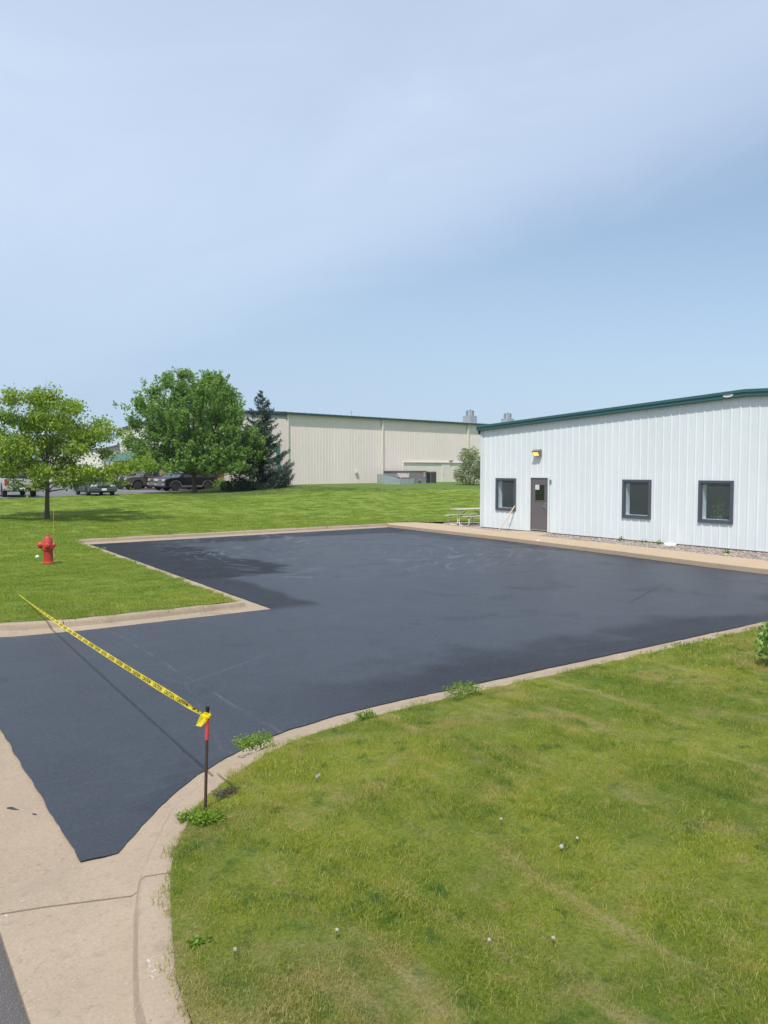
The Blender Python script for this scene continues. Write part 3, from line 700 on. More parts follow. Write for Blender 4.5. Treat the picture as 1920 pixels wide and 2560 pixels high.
m = MB(); m.box((WX-.045, 21.285, 1.05), (WX-.031, 21.345, 1.32)).tube([(WX-.04, 21.315, 1.20), (WX-.09, 21.315, 1.20), (WX-.09, 21.42, 1.20)], .011).lathe([(.03, 0), (.03, .02), (.018, .025)], 14, Matrix.Translation((WX-.045, 21.315, 1.285)) @ Matrix.Rotation(R(-90), 4, 'Y')); wpart(m, 'handle', M['chrome'], parent=dr)
m = MB(); m.box((WX-.034, y0+.03, .205), (WX-.0305, y1-.03, .235)); wpart(m, 'door_sweep', M['chrome'], parent=dr)
m = MB(); m.box((WX-.10, y0, .132), (WX+.1, y1, .168)); wpart(m, 'threshold', M['galv'])
m = MB(); m.box((WX-.05, 21.03, 2.13), (WX-.033, 21.12, 2.24)); pl = wpart(m, 'sign_plate', M['unit']); m = MB(); m.box((WX-.0525, 21.055, 2.16), (WX-.0505, 21.095, 2.215)); wpart(m, 'sign_face', M['chrome'], parent=pl)
# wall pack lamp (lit)
lp = empty('wall_lamp', (WX-.033, 21.74, 3.32), 0, 'lit bronze wall lamp with an amber lens above the brown door', 'lamp')
m = MB(); W_ = .18
prof = [(0, -.13), (-.10, -.13), (-.185, .015), (-.185, .045), (-.12, .125), (0, .13)]
m.prism(prof, -W_, W_); m.build('housing', M['lampbody'], lp, bevel=.01)
m = MB(); a, b = Vector((-.106, 0, -.122)), Vector((-.184, 0, .010)); nrm = Vector((-.86, 0, -.51))
m.add([(*(a+nrm*.006).xz[:1], -W_+.04, (a+nrm*.006).z), ((a+nrm*.006).x, W_-.04, (a+nrm*.006).z), ((b+nrm*.006).x, W_-.04, (b+nrm*.006).z), ((b+nrm*.006).x, -W_+.04, (b+nrm*.006).z)], [(0, 1, 2, 3)]); m.build('lens', M['amber'], lp, fix=False)
m = MB(); m.box((-.215, -W_-.012, .040), (-.10, W_+.012, .055)); m.build('hood_lip', M['lampbody'], lp)
# small things along the wall
m = MB(); m.lathe([(.20, 0), (.21, .05), (.20, .085), (.15, .10)], 24); tag(m.build('splash_cap', M['plastic_w'], loc=(22.45, 15.45, .088), smooth=True), 'round white plastic cap on the gravel by the wall', 'cap')
st = empty('wooden_stick', (22.28, 23.22, .135), 0, 'thin pale wooden stick leaning on the left window frame', 'stick')
m = MB(); dv = Vector((WX-.06-22.28, 23.00-23.45+.0, 1.14-.135)); m.add(*(lambda w_, t_: ([(-t_, -w_, 0), (t_, -w_, 0), (t_, w_, 0), (-t_, w_, 0)] + [tuple(Vector(q)+dv) for q in ((-t_, -w_, 0), (t_, -w_, 0), (t_, w_, 0), (-t_, w_, 0))], [(0, 3, 2, 1), (4, 5, 6, 7), (0, 1, 5, 4), (1, 2, 6, 5), (2, 3, 7, 6), (3, 0, 4, 7)]))(.028, .012)); o = m.build('lath', M['wood'], st); o.location = (0, .23, 0)
m = MB(); m.lathe([(.05, 0), (.055, .02), (.03, .03)], 14); tag(m.build('white_cap', M['plastic_w'], loc=(19.97, 19.03, .13)), 'small white lid lying on the walkway below the door', 'lid')

# ------------------------------------------------------------------ picnic table
pt = empty('picnic_table', (23.62, 26.75, .10), 0, 'picnic table with cream tube frame behind the white building corner', 'table')
for k in range(5): MB().box((-.95, -.36+k*.147, .72), (.95, -.36+k*.147+.137, .757)).build('table_plank', M['greywood'], pt, bevel=.005)
for sgn in (-1, 1):
    for k in range(2): MB().box((-.95, sgn*.62-.14+k*.145, .415), (.95, sgn*.62-.14+k*.145+.135, .45)).build('bench_plank', M['greywood'], pt, bevel=.005)
def arc(cx, cz, r, a0, a1, n=7): return [(cx+r*math.cos(R(a0+(a1-a0)*i/n)), cz+r*math.sin(R(a0+(a1-a0)*i/n))) for i in range(n+1)]
for x in (-.74, .74):
    for sgn in (-1, 1):
        P = [(.34, .70)] + arc(.17, .58, .12, 90, 180, 5) + [(.05, .3)] + arc(.17, .135, .12, 180, 270, 6) + [(.50, .015)] + arc(.60, .145, .13, 270, 360, 5) + arc(.60, .28, .13, 0, 85, 5) + [(.56, .41)]
        MB().tube([(x, sgn*a, b+.01) for a, b in P], .021, 8).build('tube_leg', M['tube'], pt, smooth='all')
    MB().box((x-.02, -.36, .69), (x+.02, .36, .72)).build('cleat', M['brace'], pt)
    s_ = 1 if x < 0 else -1
    MB().tube([(x, 0, .36), (x+s_*.52, 0, .70)], .013, 6).build('brace', M['brace'], pt)
    for q in (-.62, .62): MB().box((x-.02, q-.14, .385), (x+.02, q+.14, .414)).build('bench_cleat', M['brace'], pt)

# ------------------------------------------------------------------ far beige building, turned by six degrees
AB = R(6); FB0 = Vector((28.63, 54.42))
fb = empty('warehouse', (FB0.x, FB0.y, 0), AB, 'long beige ribbed metal warehouse across the lawn with a teal roof edge', 'building')
ev = 7.10; LEN = 46.; WID = 33.; rise = 8.35
panels(fb, (0, 0), (1, 0), (0, -1), LEN, 1.0, lambda s: ev, M['beige'], [(12.57, 20.81, 0, 3.3)], hgt=.018)
gt = lambda s: ev + (rise-ev)*(1-abs(s-WID/2)/(WID/2))
panels(fb, (0, WID), (0, -1), (-1, 0), WID, .6, lambda s: gt(s), M['pinkbeige'], hgt=.018)
panels(fb, (12.57, -.06), (1, 0), (0, -1), 20.81-12.57, 1.0, lambda s: 3.34, M['beige_lt'], [(17.46-12.57, 18.38-12.57, 0, 3.27)], hgt=.018)
m = MB().box((12.50, -.16, 3.33), (20.86, -.001, 3.39)).box((12.50, -.10, 1.2), (12.57, -.001, 3.33)).box((20.81, -.10, 1.2), (20.86, -.001, 3.33)); m.build('flashing', M['beige_lt'], fb)
MB().box((0, -.012, .6), (LEN, .05, 1.40)).build('base_sill', M['brace'], fb)
m = MB().box((17.50, -.10, 1.2), (18.34, -.065, 3.23)); d_ = m.build('door', M['beige_lt'], fb); MB().box((17.46, -.13, 1.2), (17.50, -.06, 3.27)).box((18.34, -.13, 1.2), (18.38, -.06, 3.27)).box((17.50, -.13, 3.23), (18.34, -.06, 3.27)).build('door_frame', M['beige'], d_); MB().box((17.55, -.13, 2.15), (17.62, -.101, 2.3)).build('handle', M['chrome'], d_)
m = MB().prism([(-.25, ev-.10), (-.25, ev+.14), (-.10, ev+.20), (-.06, ev+.1), (-.06, ev-.10)], 0, 1); 
m = MB(); m.box((-.2, -.30, ev-.05), (LEN, -.035, ev+.10)); m.build('gutter', M['tealdark'], fb)
# roof with standing seams
def roofz(y): return ev + .115 + (rise-ev)*(1-abs(y-WID/2)/(WID/2))
m = MB(); m.add([(-.22, -.16, roofz(-.16)), (LEN, -.16, roofz(-.16)), (LEN, WID/2, roofz(WID/2)), (-.22, WID/2, roofz(WID/2)), (LEN, WID+.16, roofz(WID+.16)), (-.22, WID+.16, roofz(WID+.16))], [(0, 1, 2, 3), (3, 2, 4, 5)]); m.build('roof', M['roofgrey'], fb)
k = 0.
m = MB()
while k < LEN: 
    m.prism([(k-.03, roofz(-.16)-.01), (k+.03, roofz(-.16)-.01), (k+.02, roofz(-.16)+.07), (k-.02, roofz(-.16)+.07)], -.15, .3); k += .61
tag(m.build('roof_seam', M['roofgrey'], fb), kind='stuff')
def fr(y0, y1):
    m = MB(); vs = []
    for y in (y0, y1):
        z = roofz(y) - .12; vs += [(0, y, z-.12), (-.16, y, z-.12), (-.20, y, z), (-.20, y, z+.15), (0, y, z+.15)]
    m.add(vs, [(i, (i+1) % 5, 5+(i+1) % 5, 5+i) for i in range(5)] + [(0, 1, 2, 3, 4), (9, 8, 7, 6, 5)]); return m
fr(-.2, WID/2).build('rake_trim', M['tealdark'], fb); fr(WID/2, WID+.2).build('rake_trim', M['tealdark'], fb)
for s in (.12, 10.02, 20.95, 31.):
    m = MB().box((s-.06, -.17, 1.75), (s+.06, -.04, ev-.05))
    ds = m.build('downspout', M['beige_lt'], fb)
    if s > 1: MB().tube([(s, -.10, 1.85), (s-.12, -.16, 1.72), (s-.62, -.22, 1.66), (s-.72, -.24, 1.5), (s-.72, -.24, 1.25)], .075, 8).build('elbow', M['beige_lt'], ds)
MB().box((6.98, -.16, 2.35), (7.24, -.035, 2.60)).box((7.02, -.19, 2.42), (7.2, -.16, 2.55)).build('wall_vent', M['beige_lt'], fb, bevel=.01)
m = MB().prism([(0, 0), (.30, 0), (.30, .28), (0, .28)], -.22, -.04); m.build('wall_light', M['unit'], fb, loc=(20.25, 0, 4.5), bevel=.02)
MB().box((18.7, -.2, 3.5), (18.85, -.04, 3.58)).box((18.45, -.2, 3.42), (18.6, -.04, 3.56)).build('camera_bracket', M['unit'], fb)
MB().tube([(7.1, .6, ev), (7.1, .6, ev+.62)], .025, 6).build('vent_pipe', M['unit'], fb)
MB().box((-.06, .75, 2.6), (-.036, 1.30, 4.55)).build('teal_panel', simple('teal_door_paint', (.04, .16, .15), .5), fb)
MB().prism([(-.5, 1.2), (.35, 1.2), (.15, 1.55), (-.2, 1.62)], -1.05, -.65).build('splash_block', M['beige_lt'], fb, loc=(-.2, 0, 0), bevel=.03)
# roof fans
for i, (x, y) in enumerate(((54.9, 62.4), (61.2, 63.2))):
    zb = 8.02
    f_ = empty('roof_fan', (x, y, 7.5), AB, ('louvred roof fan nearer the middle of the warehouse ridge', 'louvred roof fan just above the end of the white building roof')[i], 'roof fan', 'roof fans on the warehouse')
    MB().box((-.53, -.53, 0), (.53, .53, .92)).build('curb', M['fan'], f_)
    MB().lathe([(.36, .92), (.36, 1.45), (.40, 1.5), (.30, 1.52)], 16).build('housing', M['galv'], f_, smooth=True)
    for k in range(8):
        t = k*math.pi/4; MB().box((-.012, .36, .94), (.012, .43, 1.46)).build('fin', M['unit'], f_).rotation_euler = (0, 0, t)
    MB().tube([(0, 0, 1.5), (0, 0, 1.62)], .09, 8).build('motor_cap', M['unit'], f_)
# rooftop-style unit standing on the lawn by the wall
hv = empty('air_unit', (FB0.x+2.3*math.sin(AB), FB0.y-2.3*math.cos(AB), 1.33), AB, 'grey packaged air conditioning unit on the lawn in front of the warehouse', 'air unit')
MB().box((9.75, -.05, .12), (13.2, 1.7, 1.22)).build('cabinet', M['unit'], hv, bevel=.02)
MB().box((9.7, -.1, -.3), (14.7, 1.75, .12)).build('base_frame', M['hood'], hv)
MB().box((9.65, -.09, 1.22), (13.3, 1.74, 1.27)).build('lid', M['hood'], hv)
MB().box((13.22, .05, .12), (14.55, 1.7, 1.2)).build('condenser', M['unit'], hv, bevel=.02)
MB().box((13.3, .03, .2), (13.75, .049, 1.12)).build('service_opening', M['black'], hv); MB().box((13.85, .03, .2), (14.5, .049, 1.12)).build('coil_grille', M['unitdark'], hv)
MB().box((12.35, -.056, 1.02), (12.78, -.051, 1.12)).build('badge', simple('red_badge', (.5, .07, .04), .5), hv)
MB().box((11.0, -.056, .85), (11.1, -.051, 1.05)).build('sticker', M['plastic_w'], hv); MB().box((12.88, -.056, 1.0), (12.97, -.051, 1.12)).build('sticker', M['plastic_w'], hv); MB().box((12.88, -.056, .76), (12.96, -.051, .9)).build('sticker', M['plastic_w'], hv); MB().box((11.2, -.056, .3), (11.3, -.051, .42)).build('sticker', M['plastic_w'], hv)
m = MB().tube([(12.2, -.12, .45), (12.5, -.15, .42), (12.5, -.15, .2), (13.0, -.15, .2)], .03, 6).box((12.2, -.16, .38), (12.45, -.06, .5)); m.build('gas_pipe', M['galv'], hv)
m = MB().add([(9.75, -.06, .75), (10.85, -.06, .75), (10.85, -.5, .62), (9.75, -.5, .62), (9.75, .0, 1.1), (10.85, .0, 1.1)], [(0, 1, 2, 3), (3, 2, 5, 4), (0, 3, 4), (1, 5, 2), (0, 4, 5, 1)]); m.build('intake_hood', M['hood'], hv)
MB().box((9.8, -.51, .60), (10.85, -.06, .68)).build('hood_filter', M['black'], hv)
dk = empty('air_duct', (FB0.x+2.9*math.sin(AB), FB0.y-2.9*math.cos(AB), 1.30), AB, 'galvanised sheet metal duct lying left of the grey air unit', 'duct')
m = MB().box((9.35, -.35, -.25), (10.85, .5, .62)); m.build('trunk_duct', M['galv'], dk, bevel=.015)
for k in (9.36, 9.85, 10.34, 10.82): MB().box((k-.02, -.37, -.25), (k+.02, -.351, .63)).build('duct_flange', M['galv'], dk)
m = MB().add([(9.34, -.30, -.2), (9.34, .45, -.2), (9.34, .45, .60), (9.34, -.30, .60), (8.1, .6, -.2), (8.1, 1.3, -.2), (8.1, 1.3, 1.0), (8.1, .6, 1.0)], [(0, 1, 2, 3), (7, 6, 5, 4), (0, 3, 7, 4), (3, 2, 6, 7), (2, 1, 5, 6), (1, 0, 4, 5)]); m.build('transition', M['galv'], dk)
# brick entrance wing with a hipped teal roof on the gable side
bw = empty('entrance_wing', (FB0.x, FB0.y, 0), AB, 'low red brick entrance wing with a hipped teal roof behind the big tree', 'building')
MB().box((-1.3, 9.8, .5), (-.05, 31.5, 3.62)).build('brick_wall', M['brick'], bw)
m = MB().add([(-1.75, 9.4, 3.62), (-.04, 9.4, 3.62), (-.04, 11.2, 4.62), (-1.75, 34.2, 3.62), (-.04, 34.2, 3.62), (-.04, 32.3, 4.62), (-.3, 11.2, 4.62), (-.3, 32.3, 4.62)], [(0, 6, 7, 3), (0, 1, 2, 6), (3, 7, 5, 4), (6, 2, 5, 7), (0, 3, 4, 1)]); m.build('roof', simple('teal_roof_paint', (.050, .115, .100), .6), bw)
MB().box((-1.34, 14., 1.6), (-1.305, 16., 2.9)).build('window', M['carglass'], bw)
# smaller beige shed further left
sh = empty('storage_shed', (25.4, 94.4, 0), 0, 'low beige metal building with a shallow gable at the left behind the trees', 'building')
panels(sh, (0, 34.), (0, -1), (-1, 0), 34., .5, lambda s: 5.25, M['beige_lt'])
gs = lambda s: 5.25+.72*(1-abs(s-2.9)/2.9)
panels(sh, (0, 0), (1, 0), (0, -1), 5.8, .5, gs, M['pinkbeige'])
m = MB().add([(-.2, -.2, 5.28), (2.9, -.2, 6.04), (6., -.2, 5.28), (-.2, 34, 5.28), (2.9, 34, 6.04), (6., 34, 5.28)], [(0, 1, 4, 3), (1, 2, 5, 4)]); m.build('roof', M['roofgrey'], sh)
m = MB()
for s in (1, -1): m.add([(2.9-s*3.1, -.22, 5.14), (2.9, -.22, 5.90), (2.9, -.22, 6.06), (2.9-s*3.1, -.22, 5.30), (2.9-s*3.1, -.04, 5.14), (2.9, -.04, 5.90), (2.9, -.04, 6.06), (2.9-s*3.1, -.04, 5.30)], [(0, 1, 2, 3), (7, 6, 5, 4), (0, 4, 5, 1), (3, 2, 6, 7), (0, 3, 7, 4), (1, 5, 6, 2)])
m.build('rake_trim', M['unit'], sh); MB().box((-.08, -.10, .6), (.06, .0, 5.2)).build('downspout', M['unit'], sh); MB().box((2.75, -.3, 4.9), (3.0, -.05, 5.35)).build('wall_light', M['unit'], sh)

# ------------------------------------------------------------------ trees and shrubs
RT = np.array([.8192, -.5736, 0.]); FW = np.array([.5736, .8192, 0.]); UPV = np.array([0, 0, 1.])
def limb_mesh(paths):
    m = MB()
    for p, r in paths: m.tube(p, r, 7)
    return m
def tree(name, base, clumps, trunk_h, trunk_r, leaf, dens, mat, label, cat='tree', flat=.75, depth=1., lean=(0, 0), nb=9, spikes=0, zmin=.7):
    root = empty(name, base, 0, label, cat)
    # limbs reach for the clump centres
    pts = []; cl = []
    for a, z, r in clumps:
        for dd in (-1, 1):
            reach = math.sqrt(max(.05, 1-min(.95, abs(a)/ (max(abs(c[0]) for c in clumps)+.01))**2))
            d = dd*random.uniform(.25, 1.)*depth*reach*2.2
            cl.append((RT*a*(1. if dd < 0 else random.uniform(.82, 1.)) + FW*d + UPV*z*(1. if dd < 0 else random.uniform(.9, 1.)), r))
    order = sorted(cl, key=lambda c: c[0][2])
    m = MB(); lx, ly = lean
    tp = [(0, 0, -.15), (0, 0, .05), (lx*.3, ly*.3, trunk_h*.5), (lx, ly, trunk_h), (lx*1.3, ly*1.3, order[-1][0][2]*.55), (lx, ly, order[-1][0][2]*.85)]
    m.tube(tp, [trunk_r*1.55, trunk_r*1.15, trunk_r*.95, trunk_r*.85, trunk_r*.5, trunk_r*.12], 10); m.build('trunk', M['bark'], root, smooth='all')
    random.shuffle(order)
    big = sorted(order, key=lambda c: -c[1])[:nb*3]
    for c, r in big:
        mm = MB(); z0 = min(max(trunk_h*.9, c[2]*.55), max(trunk_h, c[2]*.8)); s0 = np.array([lx*1.1, ly*1.1, z0])
        mid = s0*.5 + c*.5 + np.array([0, 0, -.12*np.linalg.norm(c-s0)]) + rng.normal(size=3)*.08
        e = c + rng.normal(size=3)*.05; rr = trunk_r*.38
        mm.tube([tuple(s0), tuple(s0*.7+mid*.3 + np.array([0, 0, .02])), tuple(mid), tuple(mid*.45+e*.55), tuple(e)], [rr, rr*.8, rr*.6, rr*.38, rr*.12], 6)
        for _ in range(4):
            q = e + rng.normal(size=3)*r*.6; mm.tube([tuple(mid*.45+e*.55), tuple((mid*.3+e*.4+q*.3)), tuple(q)], [rr*.3, rr*.2, rr*.06], 4, cap=False)
        mm.build('branch', M['bark'], root, smooth='all')
    P = []
    for c, r in cl:
        # several leaf sprays per clump: short twigs that carry leaves, so the edge stays ragged
        nt = int(dens*r*r); ns = max(5, int(nt/26)); n_each = 26
        for _ in range(ns):
            d = rng.normal(size=3); d /= np.linalg.norm(d); o_ = c*np.array([1, 1, 0]); o_ = o_/(np.linalg.norm(o_)+.3)
            if spikes:                                          # upright shoots with leaves all along
                s0 = c + d*r*rng.uniform(.1, .85); g = o_*.55 + np.array([0, 0, .75]) + rng.normal(size=3)*.40; g /= np.linalg.norm(g)
                tt = rng.uniform(0, 1, n_each)[:, None]; P.append(s0 + g*tt*rng.uniform(.45, .85) + rng.normal(size=(n_each, 3))*.075*(1.2-tt))
            else:                                               # flat layered sprays
                d[2] = d[2]*.75 + .1; s0 = c + d*np.array([1, 1, flat])*r*rng.uniform(.15, .80)
                q = rng.normal(size=(n_each, 3))*np.array([.18, .18, .10]); q[:, 2] -= .12*(q[:, 0]**2+q[:, 1]**2)**.5; P.append(s0 + q + o_*.1)
    if spikes:
        tops = [(c, r) for c, r in cl if c[2] > .62*max(q[0][2] for q in cl)]
        for _ in range(spikes):
            c, r = tops[rng.integers(len(tops))]; d = c*np.array([.35, .35, 0]) + rng.normal(size=3)*.35 + np.array([0, 0, 1.6]); d /= np.linalg.norm(d)
            s0 = c + rng.normal(size=3)*r*.55; Ls = rng.uniform(.5, .95); n = 30
            t = rng.uniform(.2, 1, n)[:, None]; P.append(s0 + d*t*Ls + rng.normal(size=(n, 3))*.085*(1.25-t))
    P = np.concatenate(P); zt = max(c_[2]+c_[0]*0+.55*r_ for c_, r_ in ((np.array(q_[:2]+(q_[1],))*0+np.array([0, 0, q_[1]]), q_[2]) for q_ in clumps)); P = P[P[:, 2] < zt + rng.uniform(-.25, .2, len(P))]; P = P[P[:, 2] > zmin + .25*np.sin(P[:, 0]*2.1+P[:, 1])]
    tag(leaves('crown', P, leaf, mat, root, up=.65 if not spikes else .5, droop=.35 if not spikes else -.3), kind='stuff')
    return root
MAPLE_A = [(0.22, 5.32, 0.77), (-0.55, 5.26, 0.66), (0.86, 5.26, 0.62), (-1.06, 4.50, 0.80), (-0.15, 4.32, 1.00), (0.95, 4.41, 0.91), (1.82, 4.72, 0.55), (-1.79, 3.68, 0.82), (-0.69, 3.32, 0.91), (0.58, 3.50, 0.82), (1.49, 3.68, 0.77), (2.40, 3.81, 0.62), (3.04, 4.17, 0.36), (2.08, 3.13, 0.55), (-2.51, 3.22, 0.82), (-2.15, 2.59, 0.77), (-1.42, 2.40, 0.69), (-2.88, 2.60, 0.62), (-0.87, 2.22, 0.66), (-0.15, 2.40, 0.77), (0.58, 2.13, 0.73), (0.31, 1.62, 0.33), (-0.60, 1.62, 0.36), (1.04, 1.77, 0.44), (1.77, 2.04, 0.55), (2.50, 2.17, 0.62), (3.22, 2.28, 0.58), (3.95, 2.46, 0.44), (4.55, 2.71, 0.27), (3.13, 1.80, 0.29), (0.04, 5.68, 0.40), (-0.87, 5.59, 0.33), (1.13, 5.68, 0.29), (-1.60, 4.50, 0.36), (0.0, 3.0, 0.7)]
MAPLE_B = [(0.00, 8.37, 0.90), (1.36, 8.52, 0.84), (-1.36, 8.07, 0.84), (2.41, 7.92, 0.78), (-2.56, 7.17, 0.90), (-0.45, 7.17, 1.36), (1.36, 7.17, 1.27), (3.01, 6.87, 0.90), (-3.46, 6.27, 0.84), (-1.96, 5.81, 1.36), (-0.15, 5.51, 1.51), (1.81, 5.66, 1.45), (3.31, 5.66, 0.96), (-3.92, 4.91, 0.84), (-2.56, 4.31, 1.36), (-0.75, 4.01, 1.51), (1.20, 4.01, 1.51), (3.01, 4.31, 1.27), (4.37, 4.01, 0.90), (4.97, 3.55, 0.60), (-4.37, 3.55, 0.72), (-3.31, 2.80, 1.20), (-1.66, 2.50, 1.36), (0.15, 2.50, 1.45), (1.96, 2.65, 1.45), (3.61, 2.80, 1.20), (4.82, 2.65, 0.66), (-3.77, 1.90, 0.78), (-2.56, 1.60, 0.84), (-1.05, 1.60, 0.96), (1.05, 1.45, 0.90), (2.56, 1.60, 1.02), (3.77, 1.60, 0.84), (4.37, 1.30, 0.48), (0.15, 1.90, 0.90), (-4.82, 3.25, 0.42), (1.66, 0.99, 0.42), (-0.75, 1.08, 0.42)]
ZA = h_back(7.46, 37.3)
tree('maple_tree', (7.46, 37.3, ZA), MAPLE_A, 1.35, .105, .125, 1350, M['leaf_a'], 'young maple with yellow green leaves on the lawn behind the hydrant', flat=.9, depth=.95, lean=(.05, .05), nb=9)
tree('maple_tree', (21.05, 54.4, h_back(21.05, 54.4)), [(a_*.96, z_*.955+.08, r_*.97) for a_, z_, r_ in MAPLE_B], 1.1, .17, .16, 1250, M['leaf_b'], 'big dense green tree standing in front of the black parked car', flat=.85, depth=1.3, nb=10, spikes=150, zmin=1.55)
# spruce
def spruce(base, H_, Rb, label):
    root = empty('spruce_tree', base, 0, label, 'tree')
    MB().tube([(0, 0, -.1), (0, 0, H_*.5), (0.1, 0, H_*.97)], [.13, .08, .012], 8).build('trunk', M['bark'], root, smooth='all')
    pts, dr = [], []; tw = MB()
    z = .12
    while z < H_*.985:
        f = z/H_; nbr = int(8 - 4.2*f); Rz = Rb*(1-f)**.80*(1 if f > .06 else .9)
        for k in range(nbr):
            a = rng.uniform(0, 2*math.pi); L = max(.12, Rz*rng.uniform(.68, 1.12)); up = .30+.5*f
            n = max(6, int(L*150)); t = rng.random(n)**.75
            zz_ = z - L*.22*np.sin(t*2.4)*(1-f) + L*t*t*.30 + L*t*up*.25
            side = rng.normal(size=n)*(.16*L*(1-t*.75)+.035)
            ca, sa = math.cos(a), math.sin(a)
            pts.append(np.stack([ca*t*L - sa*side, sa*t*L + ca*side, zz_ + rng.normal(size=n)*.045 - np.abs(side)*.25], 1))
            if k % 2 == 0: tw.tube([(0, 0, z), (ca*L*.55, sa*L*.55, z-L*.12*(1-f)), (ca*L*.92, sa*L*.92, z+L*.12)], [.025*(1-f)+.006, .014, .004], 4, cap=False)
        z += .14 + .10*rng.random() + .10*f
    tw.build('branch', M['bark'], root)
    P = np.concatenate(pts)
    o = leaves('crown', P, .14, M['needle'], root, droop=-.15, up=.9, aspect=.42); tag(o, kind='stuff')
spruce((25.75, 52.75, h_back(25.75, 52.75)-.2), 7.55, 2.6, 'dark blue green spruce at the corner of the beige warehouse')
def shrub(name, base, blobs, leaf, n, mat, label, cat='shrub', stem=.02):
    root = empty(name, base, 0, label, cat); P = []
    m = MB()
    for x, y, z, r in blobs:
        k = int(n*r*r/sum(b[3]**2 for b in blobs)); d = rng.normal(size=(k, 3)); d /= np.linalg.norm(d, axis=1)[:, None]
        P.append(np.array([x, y, z]) + d*r*rng.uniform(.55, 1.08, k)[:, None]*np.array([1, 1, .9]))
        m.tube([(x*.15, y*.15, -.05), (x*.5, y*.5, z*.45), (x, y, z)], [stem*1.3, stem, stem*.4], 5)
    m.build('stem', M['bark'], root); P = np.concatenate(P); P = P[P[:, 2] > .01]
    tag(leaves('foliage', P, leaf, mat, root), kind='stuff'); return root
shrub('willow_shrub', (43.9, 49.9, h_back(43.9, 49.9)), [(0, 0, .9, .95), (.3, -.1, 1.7, .95), (-.2, .1, 2.4, .75), (.3, 0, 2.75, .6), (-.6, .4, 1.2, .6), (.9, -.5, 1.1, .8), (-.75, .5, .7, .5), (1.1, -.7, 2., .7)], .15, 5200, M['leaf_c'], 'grey green leafy bush by the corner of the white building')
shrub('low_juniper', (23.6, 52.9, h_back(23.6, 52.9)), [(0, 0, .4, .6), (-.55, .3, .35, .5), (.5, -.3, .4, .5)], .12, 2600, M['needle'], 'low dark evergreen bush at the foot of the spruce, on its left')
shrub('low_shrub', (25.9, 61.6, .95), [(0, 0, .5, .6), (.5, .6, .5, .6)], .11, 1800, M['leaf_b'], 'small round bush by the brick wall behind the black car')
# neighbouring bush at the right edge of the near lawn
shrub('garden_shrub', (9.74, 4.66, h_front(9.7, 4.7)-.08), [(0, 0, .42, .42), (-.30, .25, .34, .26), (.3, -.2, .45, .42), (-.1, .1, .72, .3), (-.36, .28, .55, .15), (.2, -.1, .8, .4)], 
      .075, 3600, M['leaf_b'], 'small bright green shrub at the right edge of the near lawn', stem=.012)
# distant trees beyond the car park
k = 0
for x, y, s, lab in ((2., 92., 1.0, 'far hazy tree seen at the left edge of the photo'), (13.5, 118., 1.15, 'far tree behind the young maple crown'), (22., 140., 1.3, 'far low tree above the left metal shed roof'), (30., 150., 1.35, 'far tree between the shed and the warehouse'), (-6., 96., 1.2, 'far tree left of all the others')):
    bl = [(random.uniform(-2.6, 2.6)*s, random.uniform(2.2, 6.2)*s, random.uniform(1.2, 2.)*s) for _ in range(9)]
    t_ = tree('far_tree', (x, y, .6), bl, 2.*s, .2*s, .42, 26, M['leaf_far'], lab, depth=1., nb=4); t_['group'] = 'trees beyond the car park'

# ------------------------------------------------------------------ vehicles
def wheel(parent, x, y, r, wdt, side, rimmat):
    m = MB(); Mx = Matrix.Translation((x, y, r)) @ Matrix.Rotation(R(90), 4, 'X')
    w2 = wdt/2
    m.lathe([(r*.62, -w2), (r*.9, -w2), (r, -w2*.7), (r, w2*.7), (r*.9, w2), (r*.62, w2)], 22, Mx); ty = m.build('wheel', M['rubber'], parent, smooth=True)
    m = MB(); sg = side
    m.lathe([(r*.60, 0), (r*.64, .01)], 20, Mx @ Matrix.Translation((0, 0, -sg*(w2*.45)-.005)))
    m.build('rim_back', M['black'], ty)
    m = MB()
    for k in range(6):
        a = k*math.pi/3; M2 = Mx @ Matrix.Translation((0, 0, -sg*w2*.75)) @ Matrix.Rotation(a, 4, 'Z'); m.M = M2
        m.box((-.035*r/.35, r*.08, -.012), (.035*r/.35, r*.60, .012))
    m.M = Matrix(); m.lathe([(r*.14, -.02), (r*.15, .02)], 12, Mx @ Matrix.Translation((0, 0, -sg*w2*.75)))
    m2 = [(r*.64 + .022*r*math.cos(q), -sg*w2*.75 + .022*math.sin(q)) for q in np.linspace(0, 2*math.pi, 7)]
    m.lathe(m2, 22, Mx); m.build('rim', rimmat, ty)
def arched(prof_top, x0, x1, zb, axles, ra):
    """closed side outline: along the top (front to rear given), then the sill with two wheel arches"""
    pts = list(prof_top)                                        # from rear to front along the top
    for ax in sorted(axles, reverse=True):
        n = 9
        pts += [(ax + ra*math.cos(math.pi*i/n), max(zb, .30 + ra*math.sin(math.pi*i/n)*1.0 - .30 + zb*.0 + .0) if False else zb + max(0, math.sin(math.pi*i/n))*(ra*1.0)) for i in range(n+1)]
    return pts
def body_mesh(prof, wd, inset=.07, drop=.03):
    n = len(prof); cx = sum(p[0] for p in prof)/n; m = MB(); vs = []
    for y, k in ((-wd/2, 1), (-wd/2+inset, 0), (wd/2-inset, 0), (wd/2, 1)):
        for x, z in prof: vs.append((cx+(x-cx)*(1-.022*k), y, z-(drop*k if z > .55 else 0)))
    fs = [tuple(range(n)), tuple(3*n+i for i in range(n))[::-1]]
    for s in range(3): fs += [(s*n+i, s*n+(i+1) % n, (s+1)*n+(i+1) % n, (s+1)*n+i) for i in range(n)]
    m.add(vs, fs); return m
